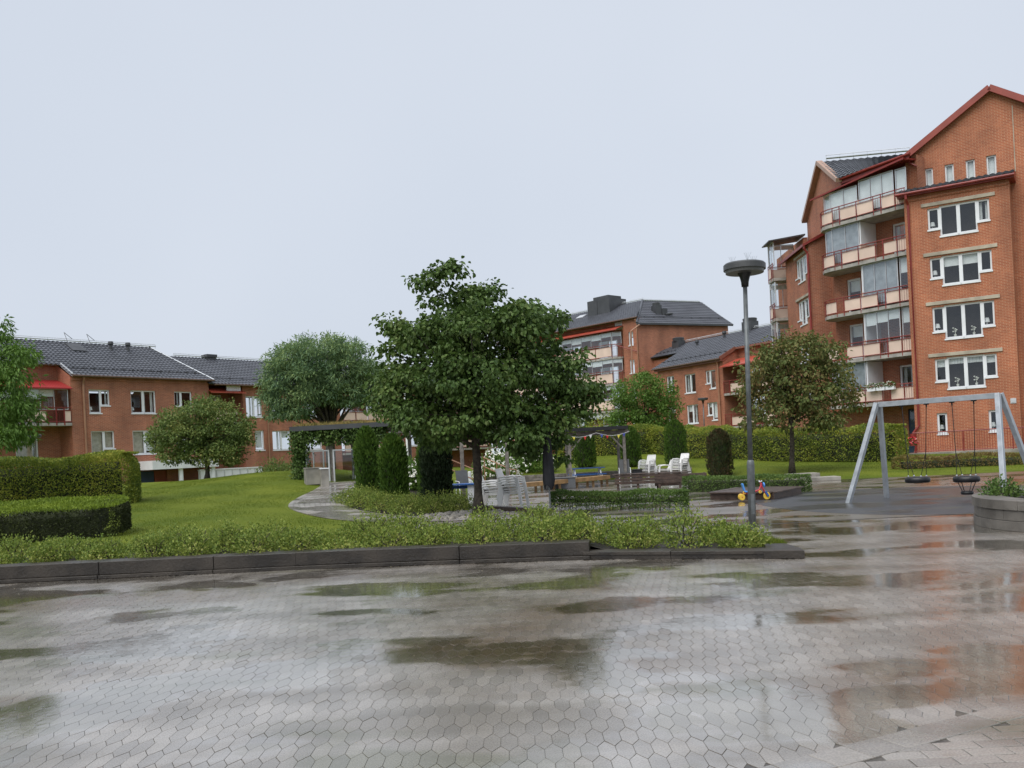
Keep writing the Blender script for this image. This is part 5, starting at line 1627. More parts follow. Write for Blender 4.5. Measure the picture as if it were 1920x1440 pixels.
# lower projecting block with slanting windows
br.frame((18.07, 53.5), (-0.0418, -0.999))
cw = []
for z in (11.05, 8.45, 5.85, 3.25): cw.append([(-2.9, -2.35, z + .35, z + 1.5), (-2.35, -1.6, z, z + 1.5), (-1.6, -.85, z, z + 1.5), (-.85, -.4, z + .35, z + 1.5)])
c1 = wall_mb(-5.2, 0, 0.2, 12.95, [l for w in cw for l in w])
c1.poly([(0, 0, .2), (0, 1.4, .2), (0, 1.4, 13.7), (0, 0, 12.95)]); c1.poly([(-5.2, 0, .2), (-5.2, 0, 12.95), (-5.2, 1.4, 13.7), (-5.2, 1.4, .2)])
br.part(c1, "wall", M_BRICK2)
br.part(MB().tube([(.12, -.3, 12.9), (.12, -.3, 12.7), (.1, -.1, 12.4), (.1, -.1, .4)], .07, 8), "downpipe", M_REDM)
for w in cw:
    window(br, w, inside=["white", "half"], fw=.08)
    br.part(MB().box(-3.1, -.2, -.06, 0, w[1][3] + .06, w[1][3] + .2), "lintel", M_LINTEL)
br.part(MB().add([(-5.6, -.4, 12.95), (.2, -.4, 12.95), (.2, 1.3, 13.8), (-5.6, 1.3, 13.8), (-5.6, -.4, 12.8), (.2, -.4, 12.8), (.2, 1.3, 13.6), (-5.6, 1.3, 13.6)], [(0, 1, 2, 3), (4, 5, 1, 0), (7, 6, 5, 4), (4, 0, 3, 7), (1, 5, 6, 2)]), "lean_to_roof", M_REDM)
# glazed balcony stack at the far end
for k, z in enumerate((12.0, 9.4, 6.8, 4.2)):
    o, P = balcony(br, [(-6.6, 1.0), (-6.6, -.8), (-5.25, -.8)], z, [(.05, 1.75, "p"), (1.85, 2.6, "p"), (2.65, 3.1, "b")], [(-5.25, 1.2)], rail=.95)
    glazing(br, o, P, 0.1, 1.75, z + .85, z + 2.35, 2, .1, blinds=[.2]); glazing(br, o, P, 1.85, 3.1, z + .85, z + 2.35, 2, .1, blinds=[0, .4])
br.part(MB().add([(-6.9, -1.05, 14.4), (-5.0, -1.05, 14.4), (-5.0, 1.3, 14.7), (-6.9, 1.3, 14.7), (-6.9, -1.05, 14.33), (-5, -1.05, 14.33), (-5, 1.3, 14.6), (-6.9, 1.3, 14.6)], [(0, 1, 2, 3), (4, 5, 1, 0), (7, 6, 5, 4), (4, 0, 3, 7), (1, 5, 6, 2)]), "balcony_roof", M_SHEET)
br.part(MB().box(-12, -5.2, 1.2, 1.5, .2, 14.5), "wall", M_BRICK2)
# potted flowers by the entrance
pf = thing("flower_pot", "dark pot of red and white flowers by the blue entrance door", "plant", at(1707, 849, 45.2))
MB().lathe([(.16, 0), (.24, .32), (.22, .34)], (0, 0, 0), 14).build("pot", M_BLUE, pf)
d_ = rdir(260); d_[:, 2] = np.abs(d_[:, 2])
V, Fc = leaf_arrays(d_ * .3 + np.array([0, 0, .38]), d_ + rdir(260) * .4, d_, np.full(260, .1), np.full(260, .07))
np_mesh("leaves", V, Fc, M_LF_BOX, pf, "stuff")
d_ = rdir(60); d_[:, 2] = np.abs(d_[:, 2])
V, Fc = leaf_arrays(np.repeat(d_ * .36 + np.array([0, 0, .42]), 4, 0), rdir(240), rdir(240), np.full(240, .1), np.full(240, .09))
np_mesh("blossoms", V, Fc, leaf_mat("red_blossom", [(.5, .02, .03), (.6, .05, .06), (.8, .6, .6)], .1), pf, "stuff")

# ================================================================== TREES
T1 = [(852, 532, 30, 22), (800, 530, 20, 14), (842, 508, 24, 10), (920, 543, 22, 15), (872, 566, 46, 28), (970, 588, 40, 22), (815, 575, 30, 24), (772, 634, 36, 28), (739, 606, 15, 12), (725, 660, 20, 18),
      (850, 625, 95, 52), (950, 610, 75, 44), (1015, 592, 48, 26), (738, 712, 40, 44), (815, 705, 82, 70), (915, 700, 95, 78), (1010, 690, 68, 75), (1070, 700, 34, 55), (1085, 745, 38, 40), (1108, 735, 18, 16),
      (722, 755, 32, 34), (790, 775, 72, 44), (880, 770, 85, 52), (980, 780, 78, 48), (1045, 790, 40, 38), (1040, 840, 22, 30), (975, 822, 45, 20), (825, 812, 42, 26), (1000, 835, 22, 18), (770, 800, 30, 20), (905, 808, 40, 16)]
b1 = at(897, 968, 23.1); b1.z = 0.0
tree("lime_tree", "big dark green broadleaf tree with a ragged top in the middle of the yard", b1, at(884, 690, 23.1), px_clumps(T1, 23.1, 2.75), 520, 70, 0.42, 0.11, 0.092, M_LF_MAIN, 0.125, 0.075, limbs=60, droop=0.7, broad=True, shell=0.35, flat=0.5, seed=2)

T2 = [(1500, 645, 60, 20), (1450, 665, 45, 28), (1540, 660, 45, 26), (1410, 700, 40, 28), (1480, 700, 70, 40), (1560, 705, 45, 42), (1395, 735, 28, 22), (1440, 745, 55, 36), (1520, 745, 60, 40), (1590, 745, 36, 26), (1615, 762, 18, 12), (1430, 790, 42, 24), (1480, 785, 40, 26), (1545, 785, 45, 24), (1395, 770, 20, 14)]
b2 = at(1485, 888, 37.5); b2.z = h1(b2.x, b2.y)
tree("maple_tree", "small tree with browning green leaves on the lawn beside the lamp post", b2, at(1481, 700, 37.5), px_clumps(T2, 37.5, 2.6), 460, 26, 0.36, 0.14, 0.10, M_LF_BRWN, 0.11, 0.06, limbs=40, droop=0.6, broad=True, shell=0.3)

T3 = [(600, 650, 70, 22), (545, 668, 45, 24), (655, 662, 45, 24), (520, 705, 34, 34), (580, 700, 60, 34), (640, 700, 60, 36), (690, 700, 30, 34), (530, 745, 40, 26), (590, 740, 50, 24), (650, 740, 50, 24), (690, 745, 22, 24), (520, 775, 24, 14), (560, 772, 26, 12), (505, 730, 18, 24)]
b3 = at(622, 872, 50); b3.z = h1(b3.x, b3.y)
tree("ball_tree", "round headed feathery grey green tree rising behind the pavilion", b3, at(620, 765, 50), px_clumps(T3, 50, 3.2), 1300, 30, 0.42, 0.24, 0.06, M_LF_ROB, 0.2, 0.13, limbs=50, droop=0.35, shell=0.45, flat=0.5)

T4 = [(375, 765, 36, 20), (420, 775, 34, 22), (330, 785, 34, 22), (300, 815, 28, 24), (350, 810, 50, 34), (410, 815, 48, 36), (455, 805, 24, 30), (320, 845, 36, 26), (370, 850, 46, 24), (425, 850, 40, 24), (460, 830, 18, 22), (290, 830, 16, 16), (385, 752, 16, 10)]
b4 = at(388, 893, 45); b4.z = h1(b4.x, b4.y)
tree("crab_apple_tree", "low bushy olive green tree with reddish tips in front of the left building", b4, at(386, 815, 45), px_clumps(T4, 45, 2.5), 800, 30, 0.34, 0.13, 0.08, M_LF_OLIVE, 0.12, 0.08, limbs=30, droop=0.2, shell=0.4)

T5 = [(10, 640, 26, 30), (35, 665, 32, 30), (-30, 700, 60, 60), (30, 710, 34, 34), (55, 755, 26, 26), (15, 770, 46, 40), (-30, 800, 50, 40), (25, 815, 36, 24), (60, 785, 14, 12), (0, 605, 14, 16), (-60, 650, 50, 50)]
b5 = at(-35, 930, 27); b5.z = h1(b5.x, b5.y)
tree("ash_tree", "bright green leafy tree cut off by the left edge", b5, at(-30, 720, 27), px_clumps(T5, 27, 2.0), 420, 30, 0.30, 0.17, 0.055, M_LF_FRESH, 0.12, 0.07, limbs=30, droop=0.9, shell=0.3)

T6 = [(1205, 715, 40, 16), (1175, 735, 36, 26), (1240, 735, 34, 24), (1160, 765, 28, 26), (1205, 760, 50, 34), (1250, 765, 28, 30), (1185, 790, 40, 18), (1235, 790, 36, 16), (1150, 785, 14, 14), (1210, 702, 14, 8)]
b6 = at(1208, 835, 58); b6.z = h1(b6.x, b6.y)
tree("round_tree", "bushy mid green tree behind the hedge below the five storey block", b6, at(1207, 770, 58), px_clumps(T6, 58, 2.3), 480, 24, 0.36, 0.16, 0.10, M_LF_FRESH, 0.14, 0.08, limbs=24, droop=0.4, shell=0.4)

# ================================================================== HEDGES, THUJAS, SHRUBS
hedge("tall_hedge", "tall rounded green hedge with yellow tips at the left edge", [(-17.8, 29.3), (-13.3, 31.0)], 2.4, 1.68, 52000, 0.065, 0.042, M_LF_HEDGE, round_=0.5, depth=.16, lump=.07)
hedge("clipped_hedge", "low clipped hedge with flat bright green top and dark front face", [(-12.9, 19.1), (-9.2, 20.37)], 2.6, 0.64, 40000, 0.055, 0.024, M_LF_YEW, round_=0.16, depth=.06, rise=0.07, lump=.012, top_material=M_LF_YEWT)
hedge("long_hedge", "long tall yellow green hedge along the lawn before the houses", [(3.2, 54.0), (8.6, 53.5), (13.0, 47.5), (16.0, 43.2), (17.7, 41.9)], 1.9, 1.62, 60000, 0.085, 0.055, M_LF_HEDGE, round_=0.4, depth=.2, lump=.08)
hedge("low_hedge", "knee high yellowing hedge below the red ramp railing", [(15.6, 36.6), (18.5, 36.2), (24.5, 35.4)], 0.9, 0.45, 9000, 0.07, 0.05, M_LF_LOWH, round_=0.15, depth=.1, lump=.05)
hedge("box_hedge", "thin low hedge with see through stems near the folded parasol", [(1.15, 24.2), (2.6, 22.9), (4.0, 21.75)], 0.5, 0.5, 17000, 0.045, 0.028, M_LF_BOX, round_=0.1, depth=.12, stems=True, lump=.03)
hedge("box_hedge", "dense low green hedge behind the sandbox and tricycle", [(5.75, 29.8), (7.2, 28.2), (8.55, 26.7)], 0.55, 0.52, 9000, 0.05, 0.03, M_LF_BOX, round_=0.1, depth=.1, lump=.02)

TH = [("tall green thuja column nearest the pavilion glass", 690, 29.5, 0.36, 2.35, M_LF_THUJA, 5200),
      ("green thuja column in the middle of the row before the pavilion", 739, 27.6, 0.39, 2.2, M_LF_THUJA, 5600),
      ("dark almost black thuja column left of the blue topped table", 819, 27.0, 0.42, 2.3, M_LF_THUJD, 5600),
      ("slim green thuja half hidden between the dark thuja and roses", 797, 33.0, 0.24, 2.0, M_LF_THUJA, 2400),
      ("broad green thuja under the right side of the big tree", 976, 46.5, 0.62, 1.55, M_LF_THUJA, 3600),
      ("green thuja seen through the timber pergola", 1099, 46.5, 0.52, 2.1, M_LF_THUJA, 3600),
      ("green thuja just right of the pergola post", 1184, 46.0, 0.50, 2.05, M_LF_THUJA, 3600),
      ("tall green thuja behind the rightmost white chairs", 1270, 45.5, 0.52, 2.3, M_LF_THUJA, 3600),
      ("thuja column with a large brown patch left of the lamp post", 1351, 41.0, 0.52, 2.2, M_LF_THUJB, 4200)]
for lab, x, Y, r, h, m, n in TH:
    p = at(x, 900, Y)
    thuja(lab, p.x, p.y, r, h, m, n)

# shrubs filling the bed behind the kerb wall
k = 0
for row, (dy, cnt) in enumerate(((0.72, 18), (1.5, 18), (2.3, 15))):
    for i in range(cnt):
        x = -9.6 + i * 0.76 + 0.38 * (row % 2) + rng.uniform(-.18, .18)
        if x > 3.55 - 0.12 * row: continue
        y = float(wall_y(min(x, 3.7))) + dy + rng.uniform(-.1, .1)
        zz = 0.2 - 0.11 * float(sm(x, .9, 1.4))
        hh = rng.uniform(0.2, 0.5) + 0.08 * float(sm(x, .9, 1.4)) - (0.06 if row == 0 and x < 1 else 0)
        if x < -6.2: hh *= 0.85
        shrub("low_shrub", "small leafed yellow green shrub in the bed behind the kerb wall", x, y, rng.uniform(.34, .52), hh, 1700, 0.042, 0.026, M_LF_SHRUB, "low shrubs behind the kerb wall", base_z=zz - .01, airy=.07)
# ground-cover shrubs round the thujas
for i, (x, y) in enumerate([(-5.0, 27.6), (-4.5, 26.6), (-3.8, 25.7), (-3.0, 25.0), (-2.2, 24.9), (-1.6, 25.2), (-4.6, 28.3), (-4.9, 29.3), (-4.0, 27.2), (-3.2, 26.4), (-2.4, 25.9), (-1.7, 26.2), (-4.9, 31.0), (-3.4, 28.0), (-2.7, 27.5), (-4.3, 30.2)]):
    shrub("ground_cover_shrub", "low green shrub spreading round the feet of the thujas", x, y, rng.uniform(.5, .65), rng.uniform(.3, .52), 1900, 0.045, 0.03, M_LF_SHRUB, "shrubs under the thujas", base_z=max(0, h1(x, y)) + .03, airy=.08)
rs = [("white rose bush in flower between the thujas beside the pavilion", 775, 34.5, .75, 1.15, 70), ("white flowering rose bush behind the sloping handrails", 930, 44.5, 1.15, 1.25, 130), ("pale yellow green rose bush behind the folded parasol", 1010, 45.6, .95, 1.2, 60)]
for lab, x, Y, r, h, fl in rs:
    p = at(x, 880, Y)
    shrub("rose_bush", lab, p.x, p.y, r, h, 2600, 0.11, 0.07, M_LF_FRESH, None, "bush", flowers=fl, airy=.1)
for lab, x, Y, r, h in [("dull green shrub at the foot of the left building", 518, 60, 1.35, 1.5), ("yellow green bush behind the pergola roof", 1140, 60, 1.3, 2.6), ("small dark bush beside the yellow green one behind the pergola", 1100, 58, 1.1, 2.2)]:
    p = at(x, 880, Y)
    shrub("garden_shrub", lab, p.x, p.y, r, h, 2200, 0.16, 0.08, M_LF_OLIVE if "dull" in lab else M_LF_HEDGE, None, "bush", airy=.12)

# ================================================================== STREET FURNITURE AND PLAY THINGS
# ---- lamp posts
def lamp_post(label, x, y, z, H, r=0.36, spikes=False, group="lamp posts"):
    t = thing("lamp_post", label, "lamp", (x, y, z), group)
    MB().lathe([(.066, 0), (.066, 1.1), (.06, 1.16), (.045, 1.19)], n=16).build("base_sleeve", M_GALVD, t, smooth=True)
    MB().lathe([(.043, 1.18), (.038, H - .3)], n=14).build("pole", M_GALVD, t, smooth=True)
    MB().box(-.03, .03, -.069, -.055, .25, .6).build("access_door", M_GALVD, t)
    MB().lathe([(.06, H - .32), (.066, H - .24), (.085, H - .16), (.12, H - .09), (.135, H - .07)], n=18).build("neck", M_BLACK, t, smooth=True)
    MB().lathe([(r * .9, H - .085), (r * .92, H - .03), (.12, H - .028)], n=36).build("diffuser_ring", mat("lamp_underside", (.12, .12, .115), .4, .1, 3), t, smooth=False)
    MB().lathe([(.13, H - .07), (r * .86, H - .055), (r * .88, H - .04)], n=36).build("underside", MATS["dull_grey_steel"], t)
    hd = MB().lathe([(r * .9, H - .03), (r, H - .03), (r * 1.0, H + .06), (r * .93, H + .085), (.05, H + .1)], n=36).build("head", M_LHEAD, t)
    if spikes:
        s_ = MB()
        for k in range(3):
            c = Vector((math.cos(k * 2.1 + 2.6) * r * .6, math.sin(k * 2.1 + 2.6) * r * .6, H + .09))
            for q in range(5):
                a = q * 1.26
                s_.tube([c, c + Vector((.06 * math.cos(a) + .02 * (q - 2), .03 * math.sin(a), .14))], .0022, 4)
        s_.build("bird_spikes", M_GALV, hd)
    return t


lamp_post("tall grey mushroom lamp post standing in the shrub bed by the tricycle", 4.12, 15.8, 0.06, 4.53, spikes=True).rotation_euler = (0, .019, 0)
p = at(1322, 830, 64); lamp_post("small distant mushroom lamp before the two storey block", p.x, p.y, h1(p.x, p.y), (at(1322, 748, 64).z - h1(p.x, p.y)), .36)
p = at(64, 880, 46); lamp_post("pale mushroom lamp behind the left hedge", p.x, p.y, h1(p.x, p.y), (at(64, 818, 46).z - h1(p.x, p.y)), .42)

# ---- swing frame
sw_ = thing("swing_frame", "grey steel double swing frame with splayed square legs", "swing", (9.7, 20.5, 0))
A, Bp = Vector((8.78, 21.5, 2.28)), Vector((10.38, 19.35, 2.28))
bh = (Bp - A).normalized(); ph_ = Vector((-bh.y, bh.x, 0))
if ph_.y < 0: ph_ = -ph_
Ts = Matrix.Translation((-9.7, -20.5, 0))
MB().beam(A - bh * .02, Bp + bh * .02, .1, .12).build("crossbeam", M_GALV, sw_, Ts, bevel=.006)
for e, sgn in ((A, -1), (Bp, 1)):
    for q in (-.82, .82):
        top = e + bh * (sgn * .06) + ph_ * (.06 if q > 0 else -.06) + Vector((0, 0, .04))
        foot = e + bh * (sgn * .45) + ph_ * q; foot.z = -.02
        MB().beam(foot, top, .1, .1, up=tuple(bh)).build("leg", M_GALV, sw_, Ts, bevel=.006)
    pl = MB().box(-.07, .07, -.02, .02, -.2, .02)
    for k in range(4): MB().tube([e + bh * (sgn * .12) + ph_ * -.09 + Vector((0, 0, -.12 - .06 * k)), e + bh * (sgn * .12) + ph_ * -.12 + Vector((0, 0, -.12 - .06 * k))], .012, 6).build("bolt", M_GALVD, sw_, Ts)


def torus(mb, c, R, r, n1=28, n2=10, sx=1.0, squash=1.0):
    c = Vector(c); o = len(mb.v)
    for i in range(n1):
        a = 2 * math.pi * i / n1
        for j in range(n2):
            b_ = 2 * math.pi * j / n2
            cb, sb = math.cos(b_), math.sin(b_)
            k = abs(cb) ** .6 * (1 if cb > 0 else -1); kz = abs(sb) ** .6 * (1 if sb > 0 else -1)
            mb.v.append((c.x + (R + r * k) * math.cos(a), c.y + (R + r * k) * math.sin(a), c.z + r * squash * kz))
    for i in range(n1):
        for j in range(n2):
            mb.f.append((o + i * n2 + j, o + ((i + 1) % n1) * n2 + j, o + ((i + 1) % n1) * n2 + (j + 1) % n2, o + i * n2 + (j + 1) % n2))
    return mb


def tyre_swing(label, f0, f1, zt, toddler):
    h0, h1_ = A.lerp(Bp, f0), A.lerp(Bp, f1)
    c = (h0 + h1_) / 2; c.z = zt
    t = thing("tyre_swing", label, "swing seat", (c.x, c.y, zt), "tyre swings")
    R = .2
    torus(MB(), (0, 0, 0), R, .075, squash=.9).build("tyre", M_BLACK, t, smooth=True)
    for hp in (h0, h1_):
        d = (hp - c); top = Vector((d.x, d.y, 2.2 - zt)); dd = Vector((d.x, d.y, 0)).normalized()
        yk = dd * R + Vector((0, 0, .55))
        yk = top.lerp(dd * (R * .98), .72) + Vector((0, 0, .12))
        MB().tube([top, yk], .009, 5).build("chain", M_CHAIN, t)
        for s_ in (-1, 1):
            e = dd * R * .75 + Vector((-dd.y, dd.x, 0)) * (R * .6 * s_) + Vector((0, 0, .07))
            MB().tube([yk, e], .007, 5).build("chain", M_CHAIN, t)
            MB().lathe([(.018, 0), (.022, .02), (.01, .035)], e, 8).build("shackle", M_GALV, t)
        MB().box(-.05, .05, -.03, .03, 0, .03).tube([(0, 0, 0), (0, 0, -.06)], .018, 6).build("hanger", M_CHAIN, t, Matrix.Translation(top + Vector((0, 0, -.005))))
    if toddler:
        torus(MB(), (0, 0, -.3), .085, .045, squash=.9).build("inner_seat", M_BLACK, t, smooth=True)
        for k in range(4):
            a = k * math.pi / 2 + .6
            MB().tube([(R * math.cos(a), R * math.sin(a), -.06), (.1 * math.cos(a), .1 * math.sin(a), -.28)], .01, 5).build("strap", M_BLACK, t)


tyre_swing("black tyre swing seat hanging flat, left of the pair", .20, .42, .49, False)
tyre_swing("black tyre swing with a small toddler seat slung below it", .64, .82, .50, True)

# ---- round planter of curved blocks
pc = (9.75, 14.4); PR = 2.2
rp2 = thing("round_planter", "round grey block planter wall with three courses at the right edge", "planter", (pc[0], pc[1], 0))
for ci, (z0, z1, ro_, ri) in enumerate(((0, .15, PR + .015, PR - .35), (.155, .315, PR, PR - .35), (.32, .47, PR + .03, PR - .42))):
    nb = 16
    for i in range(nb):
        a0 = 2 * math.pi * (i + .37 * ci) / nb + .002; a1 = 2 * math.pi * (i + 1 + .37 * ci) / nb - .002
        poly = [(ro_ * math.cos(a0 + (a1 - a0) * q / 5), ro_ * math.sin(a0 + (a1 - a0) * q / 5)) for q in range(6)] + [(ri * math.cos(a1 - (a1 - a0) * q / 5), ri * math.sin(a1 - (a1 - a0) * q / 5)) for q in range(6)]
        MB().prism(poly, z0, z1).build("cap_block" if ci == 2 else "block", M_WALLT, rp2, bevel=.006)
MB().lathe([(PR - .3, .0), (PR - .36, .40), (.05, .46)], n=28).build("soil", M_SOIL, rp2)
M_LF_DAY = leaf_mat("variegated_blades", [(0.09, 0.16, 0.03), (0.16, 0.24, 0.05), (0.42, 0.42, 0.14)], .25, .4, 1.5)
for i, (dx, dy, lab) in enumerate([(-1.3, -.2, "variegated grassy plant at the near edge of the round planter"), (-.9, .7, "grassy plant behind the variegated one in the round planter"), (-.4, -.6, "arching grassy plant by the right frame edge in the planter")]):
    t = thing("grassy_plant", lab, "plant", (pc[0] + dx, pc[1] + dy, .43))
    n = 240
    a = rng.random(n) * 6.283; rad_ = rng.uniform(.02, .16, n)
    V = []; Fq = []
    for q in range(n):
        L_ = rng.uniform(.35, .6); w = .011; dv = np.array([math.cos(a[q]), math.sin(a[q])]); pv_ = np.array([-dv[1], dv[0]])
        o = len(V)
        for s_ in range(5):
            tt = s_ / 4
            c2 = dv * (rad_[q] + L_ * .75 * tt ** 1.3); zz = L_ * (tt * 1.05 - .75 * tt ** 2.4); ww = w * (1 - tt ** 2) + .001
            V += [(*(c2 + pv_ * ww), zz), (*(c2 - pv_ * ww), zz)]
        for s_ in range(4): Fq.append((o + 2 * s_, o + 2 * s_ + 1, o + 2 * s_ + 3, o + 2 * s_ + 2))
    np_mesh("blades", np.array(V), np.array(Fq), M_LF_DAY, t, "stuff")
shrub("planter_shrub", "small leafy green plant at the back of the round planter", pc[0] - 1.55, pc[1] + .85, .32, .3, 700, .06, .035, M_LF_BOX, None, "plant", base_z=.42)

# ---- white stacking chairs
def make_chair(label):
    t = thing("garden_chair", label, "chair", (0, 0, 0), "white stacking chairs")
    MB().add([(-.2, -.21, .36), (.22, -.22, .39), (.22, .22, .39), (-.2, .21, .36), (-.2, -.21, .335), (.22, -.22, .36), (.22, .22, .36), (-.2, .21, .335)], [(0, 1, 2, 3), (7, 6, 5, 4), (0, 4, 5, 1), (1, 5, 6, 2), (2, 6, 7, 3), (3, 7, 4, 0)]).build("seat", M_PLAST, t)
    bk_ = MB()
    bk_.beam((-.33, -.19, .72), (-.33, .19, .72), .03, .07); bk_.beam((-.2, -.2, .40), (-.2, .2, .40), .03, .06)
    for k in range(6):
        y = -.18 + k * .072
        bk_.beam((-.2, y, .38), (-.33, y * .98, .72), .056, .025, up=(1, 0, .4))
    bk_.build("backrest", M_PLAST, t, bevel=.006)
    for s_ in (-1, 1):
        MB().tube([(-.27, .21 * s_, .52), (-.1, .245 * s_, .555), (.15, .25 * s_, .55), (.24, .245 * s_, .5)], .022, 6).build("arm", M_PLAST, t, smooth=True)
        MB().beam((.24, .245 * s_, .52), (.3, .25 * s_, .0), .035, .065).build("leg", M_PLAST, t)
        MB().beam((-.2, .22 * s_, .40), (-.3, .23 * s_, .0), .035, .065).build("leg", M_PLAST, t)
    return t


ORD = ["bottom", "second", "third", "fourth", "topmost"]
chair0 = None


def stack(x, y, n, rot, where):
    global chair0
    for k in range(n):
        lab = ("white plastic chair, %s of the stack %s" % (ORD[k] if k < n - 1 else "topmost", where)) if n > 1 else "single white plastic chair " + where
        loc = (x - .012 * k * math.cos(rot), y - .012 * k * math.sin(rot), .068 * k)
        if chair0 is None:
            chair0 = make_chair(lab); chair0.scale = (1.14, 1.14, 1.14); chair0.location = loc; chair0.rotation_euler = (0, 0, rot)
        else: dup(chair0, loc, rot, lab, "white stacking chairs")


stack(-.62, 26.9, 3, rad(-14), "nearest the big trunk")
stack(-.02, 25.95, 5, rad(-20), "just right of the big trunk")
stack(6.22, 42.0, 5, rad(228), "left of the far pair")
stack(7.65, 41.5, 5, rad(222), "right of the far pair")
stack(6.98, 41.9, 1, rad(185), "between the two far stacks")

# ---- folded parasol
pr = thing("folded_parasol", "closed black parasol on a thin pole in front of the low hedge", "parasol", (.87, 22.3, 0))
MB().tube([(0, 0, 0), (0, 0, 2.75)], .022, 8).build("pole", M_GALVD, pr)
cl = MB(); nn_ = 18
prof = [(.04, 2.72), (.075, 2.4), (.09, 1.9), (.115, 1.3), (.13, .85), (.11, .68)]
o = 0
for r_, z_ in prof:
    for k in range(nn_):
        a = 2 * math.pi * k / nn_; q = r_ * (1 + .25 * math.cos(a * 6 + z_ * 2))
        cl.v.append((q * math.cos(a), q * math.sin(a), z_ + (.06 * math.cos(a * 3) if z_ < .7 else 0)))
for i in range(len(prof) - 1):
    for k in range(nn_): cl.f.append((i * nn_ + k, i * nn_ + (k + 1) % nn_, (i + 1) * nn_ + (k + 1) % nn_, (i + 1) * nn_ + k))
cl.build("canopy", mat("black_canvas", (.012, .013, .018), .7, .3, 6), pr, smooth=True)
MB().lathe([(.2, 0), (.2, .06), (.05, .09)], n=18).build("foot", M_CONC, pr)

# ---- dark edging timber by the cobbles
tag(MB().beam((-1.0, 25.3, .08), (.9, 22.1, .08), .18, .16).build("edging_timber", M_WOODD, bevel=.01), "dark wet edging beam between the cobbles and the chairs", "edging")

# ---- tables
def trestle(label, name, x, y, rot, L_, W_, h, top, side, cat="table"):
    t = thing(name, label, cat, (x, y, 0), rotz=rot)
    n = 4
    for k in range(n):
        w = W_ / n
        MB().box(-L_ / 2, L_ / 2, -W_ / 2 + k * w + .006, -W_ / 2 + (k + 1) * w - .006, h - .04, h).build("plank", top, t, bevel=.004)
    return t


t = trestle("blue topped table with white panel legs behind the big trunk", "garden_table", -1.75, 29.0, rad(-6), 1.5, .75, .66, M_BLUEP, M_WHITE)
for x in (-.5, .45): MB().box(x - .13, x + .13, -.3, .3, 0, .62).build("leg_panel", M_WHITE, t)
MB().box(-.6, .6, -.03, .03, .5, .6).build("apron", M_BLUEP, t)
t = trestle("bright blue picnic table with benches under the pergola", "picnic_table", 3.45, 42.4, rad(4), 1.6, .8, .68, M_BLUEP, M_WHITE)
for s_ in (-1, 1):
    MB().box(-.8, .8, s_ * .62 - .12, s_ * .62 + .12, .36, .4).build("bench_plank", M_BLUEP, t)
for x in (-.6, .6):
    for s_ in (-1, 1): MB().beam((x, s_ * .55, 0), (x, s_ * .18, .64), .05, .09).build("leg", M_WHITE, t)
    MB().beam((x, -.7, .34), (x, .7, .34), .05, .09).build("bearer", M_WHITE, t)

# ---- grey recliners, boxes
def recliner(label, x, y, rot):
    t = thing("grey_armchair", label, "chair", (x, y, 0), "grey textile chairs", rot)
    MB().beam((0, .0, .42), (-.14, .0, 1.0), .46, .03, up=(1, 0, .3)).build("backrest", M_GREYP, t)
    MB().box(0, .44, -.23, .23, .39, .42).build("seat", M_GREYP, t)
    for s_ in (-1, 1):
        MB().tube([(-.1, s_ * .25, .62), (.36, s_ * .25, .6), (.42, s_ * .25, 0)], .016, 6).build("arm", M_WHITE, t)
        MB().tube([(-.02, s_ * .25, .45), (-.12, s_ * .25, 0)], .016, 6).build("leg", M_WHITE, t)
    return t


p = at(868, 905, 33.5); recliner("dark grey chair behind the blue topped table", p.x, p.y, rad(-70))
p = at(1172, 900, 41.0); recliner("dark grey high backed chair beside the pergola post", p.x, p.y, rad(-95))
def open_box(name, label, cat, x, y, rot, lx, ly, h, m, lid=None, z=0.0):
    t = thing(name, label, cat, (x, y, z), rotz=rot)
    MB().box(-lx / 2, lx / 2, -ly / 2, ly / 2, 0, h).build("body", m, t, bevel=.015)
    MB().box(-lx / 2 - .02, lx / 2 + .02, -ly / 2 - .02, ly / 2 + .02, h, h + .04).build("lid", lid or m, t, bevel=.01)
    return t


p = at(1050, 912, 36.5); open_box("storage_box", "grey storage box beside the long pine bench", "box", p.x, p.y + .4, rad(6), 1.25, .55, .42, mat("grey_plastic", (.12, .125, .13), .5, .1, 2))
p = at(1195, 898, 41.6); open_box("cushion_box", "small black box between the grey chair and white chairs", "box", p.x, p.y, 0, .42, .42, .48, M_BLACK)
# concrete bins beside the pavilion
p = at(588, 910, 35.2); zb = h1(p.x, p.y)
open_box("concrete_box", "weathered square concrete box beside the glazed pavilion", "box", p.x, p.y, rad(20), .62, .62, .62, M_CONC, z=zb)
p = at(607, 909, 34.9); open_box("white_panel_box", "concrete box with peeling white side touching the weathered one", "box", p.x, p.y + .1, rad(20), .3, .6, .64, M_CONC, lid=M_WHITE, z=h1(p.x, p.y))

# ---- long pine bench
pb = thing("pine_bench", "long yellow pine bench running along the terrace edge", "bench", (2.2, 36.8, 0))
Pa, Pb = Vector((.35, 34.6, .36)), Vector((4.1, 39.0, .36))
Tb = Matrix.Translation((-2.2, -36.8, 0))
d = (Pb - Pa).normalized(); nrm = Vector((-d.y, d.x, 0))
for k in range(3): MB().beam(Pa + nrm * (k * .16), Pb + nrm * (k * .16), .15, .045).build("plank", M_WOODY, pb, Tb, bevel=.006)
for f in (.02, .2, .4, .6, .8, .98):
    c = Pa.lerp(Pb, f) + nrm * .16
    for s_ in (-.12, .12): MB().box(c.x - .05 + s_, c.x + .05 + s_, c.y - .05, c.y + .05, 0, .335).build("leg", M_WOODY, pb, Tb)
MB().beam(Pa + Vector((0, 0, -.08)) - nrm * .06, Pb + Vector((0, 0, -.08)) - nrm * .06, .04, .12).build("apron", M_WOODY, pb, Tb)

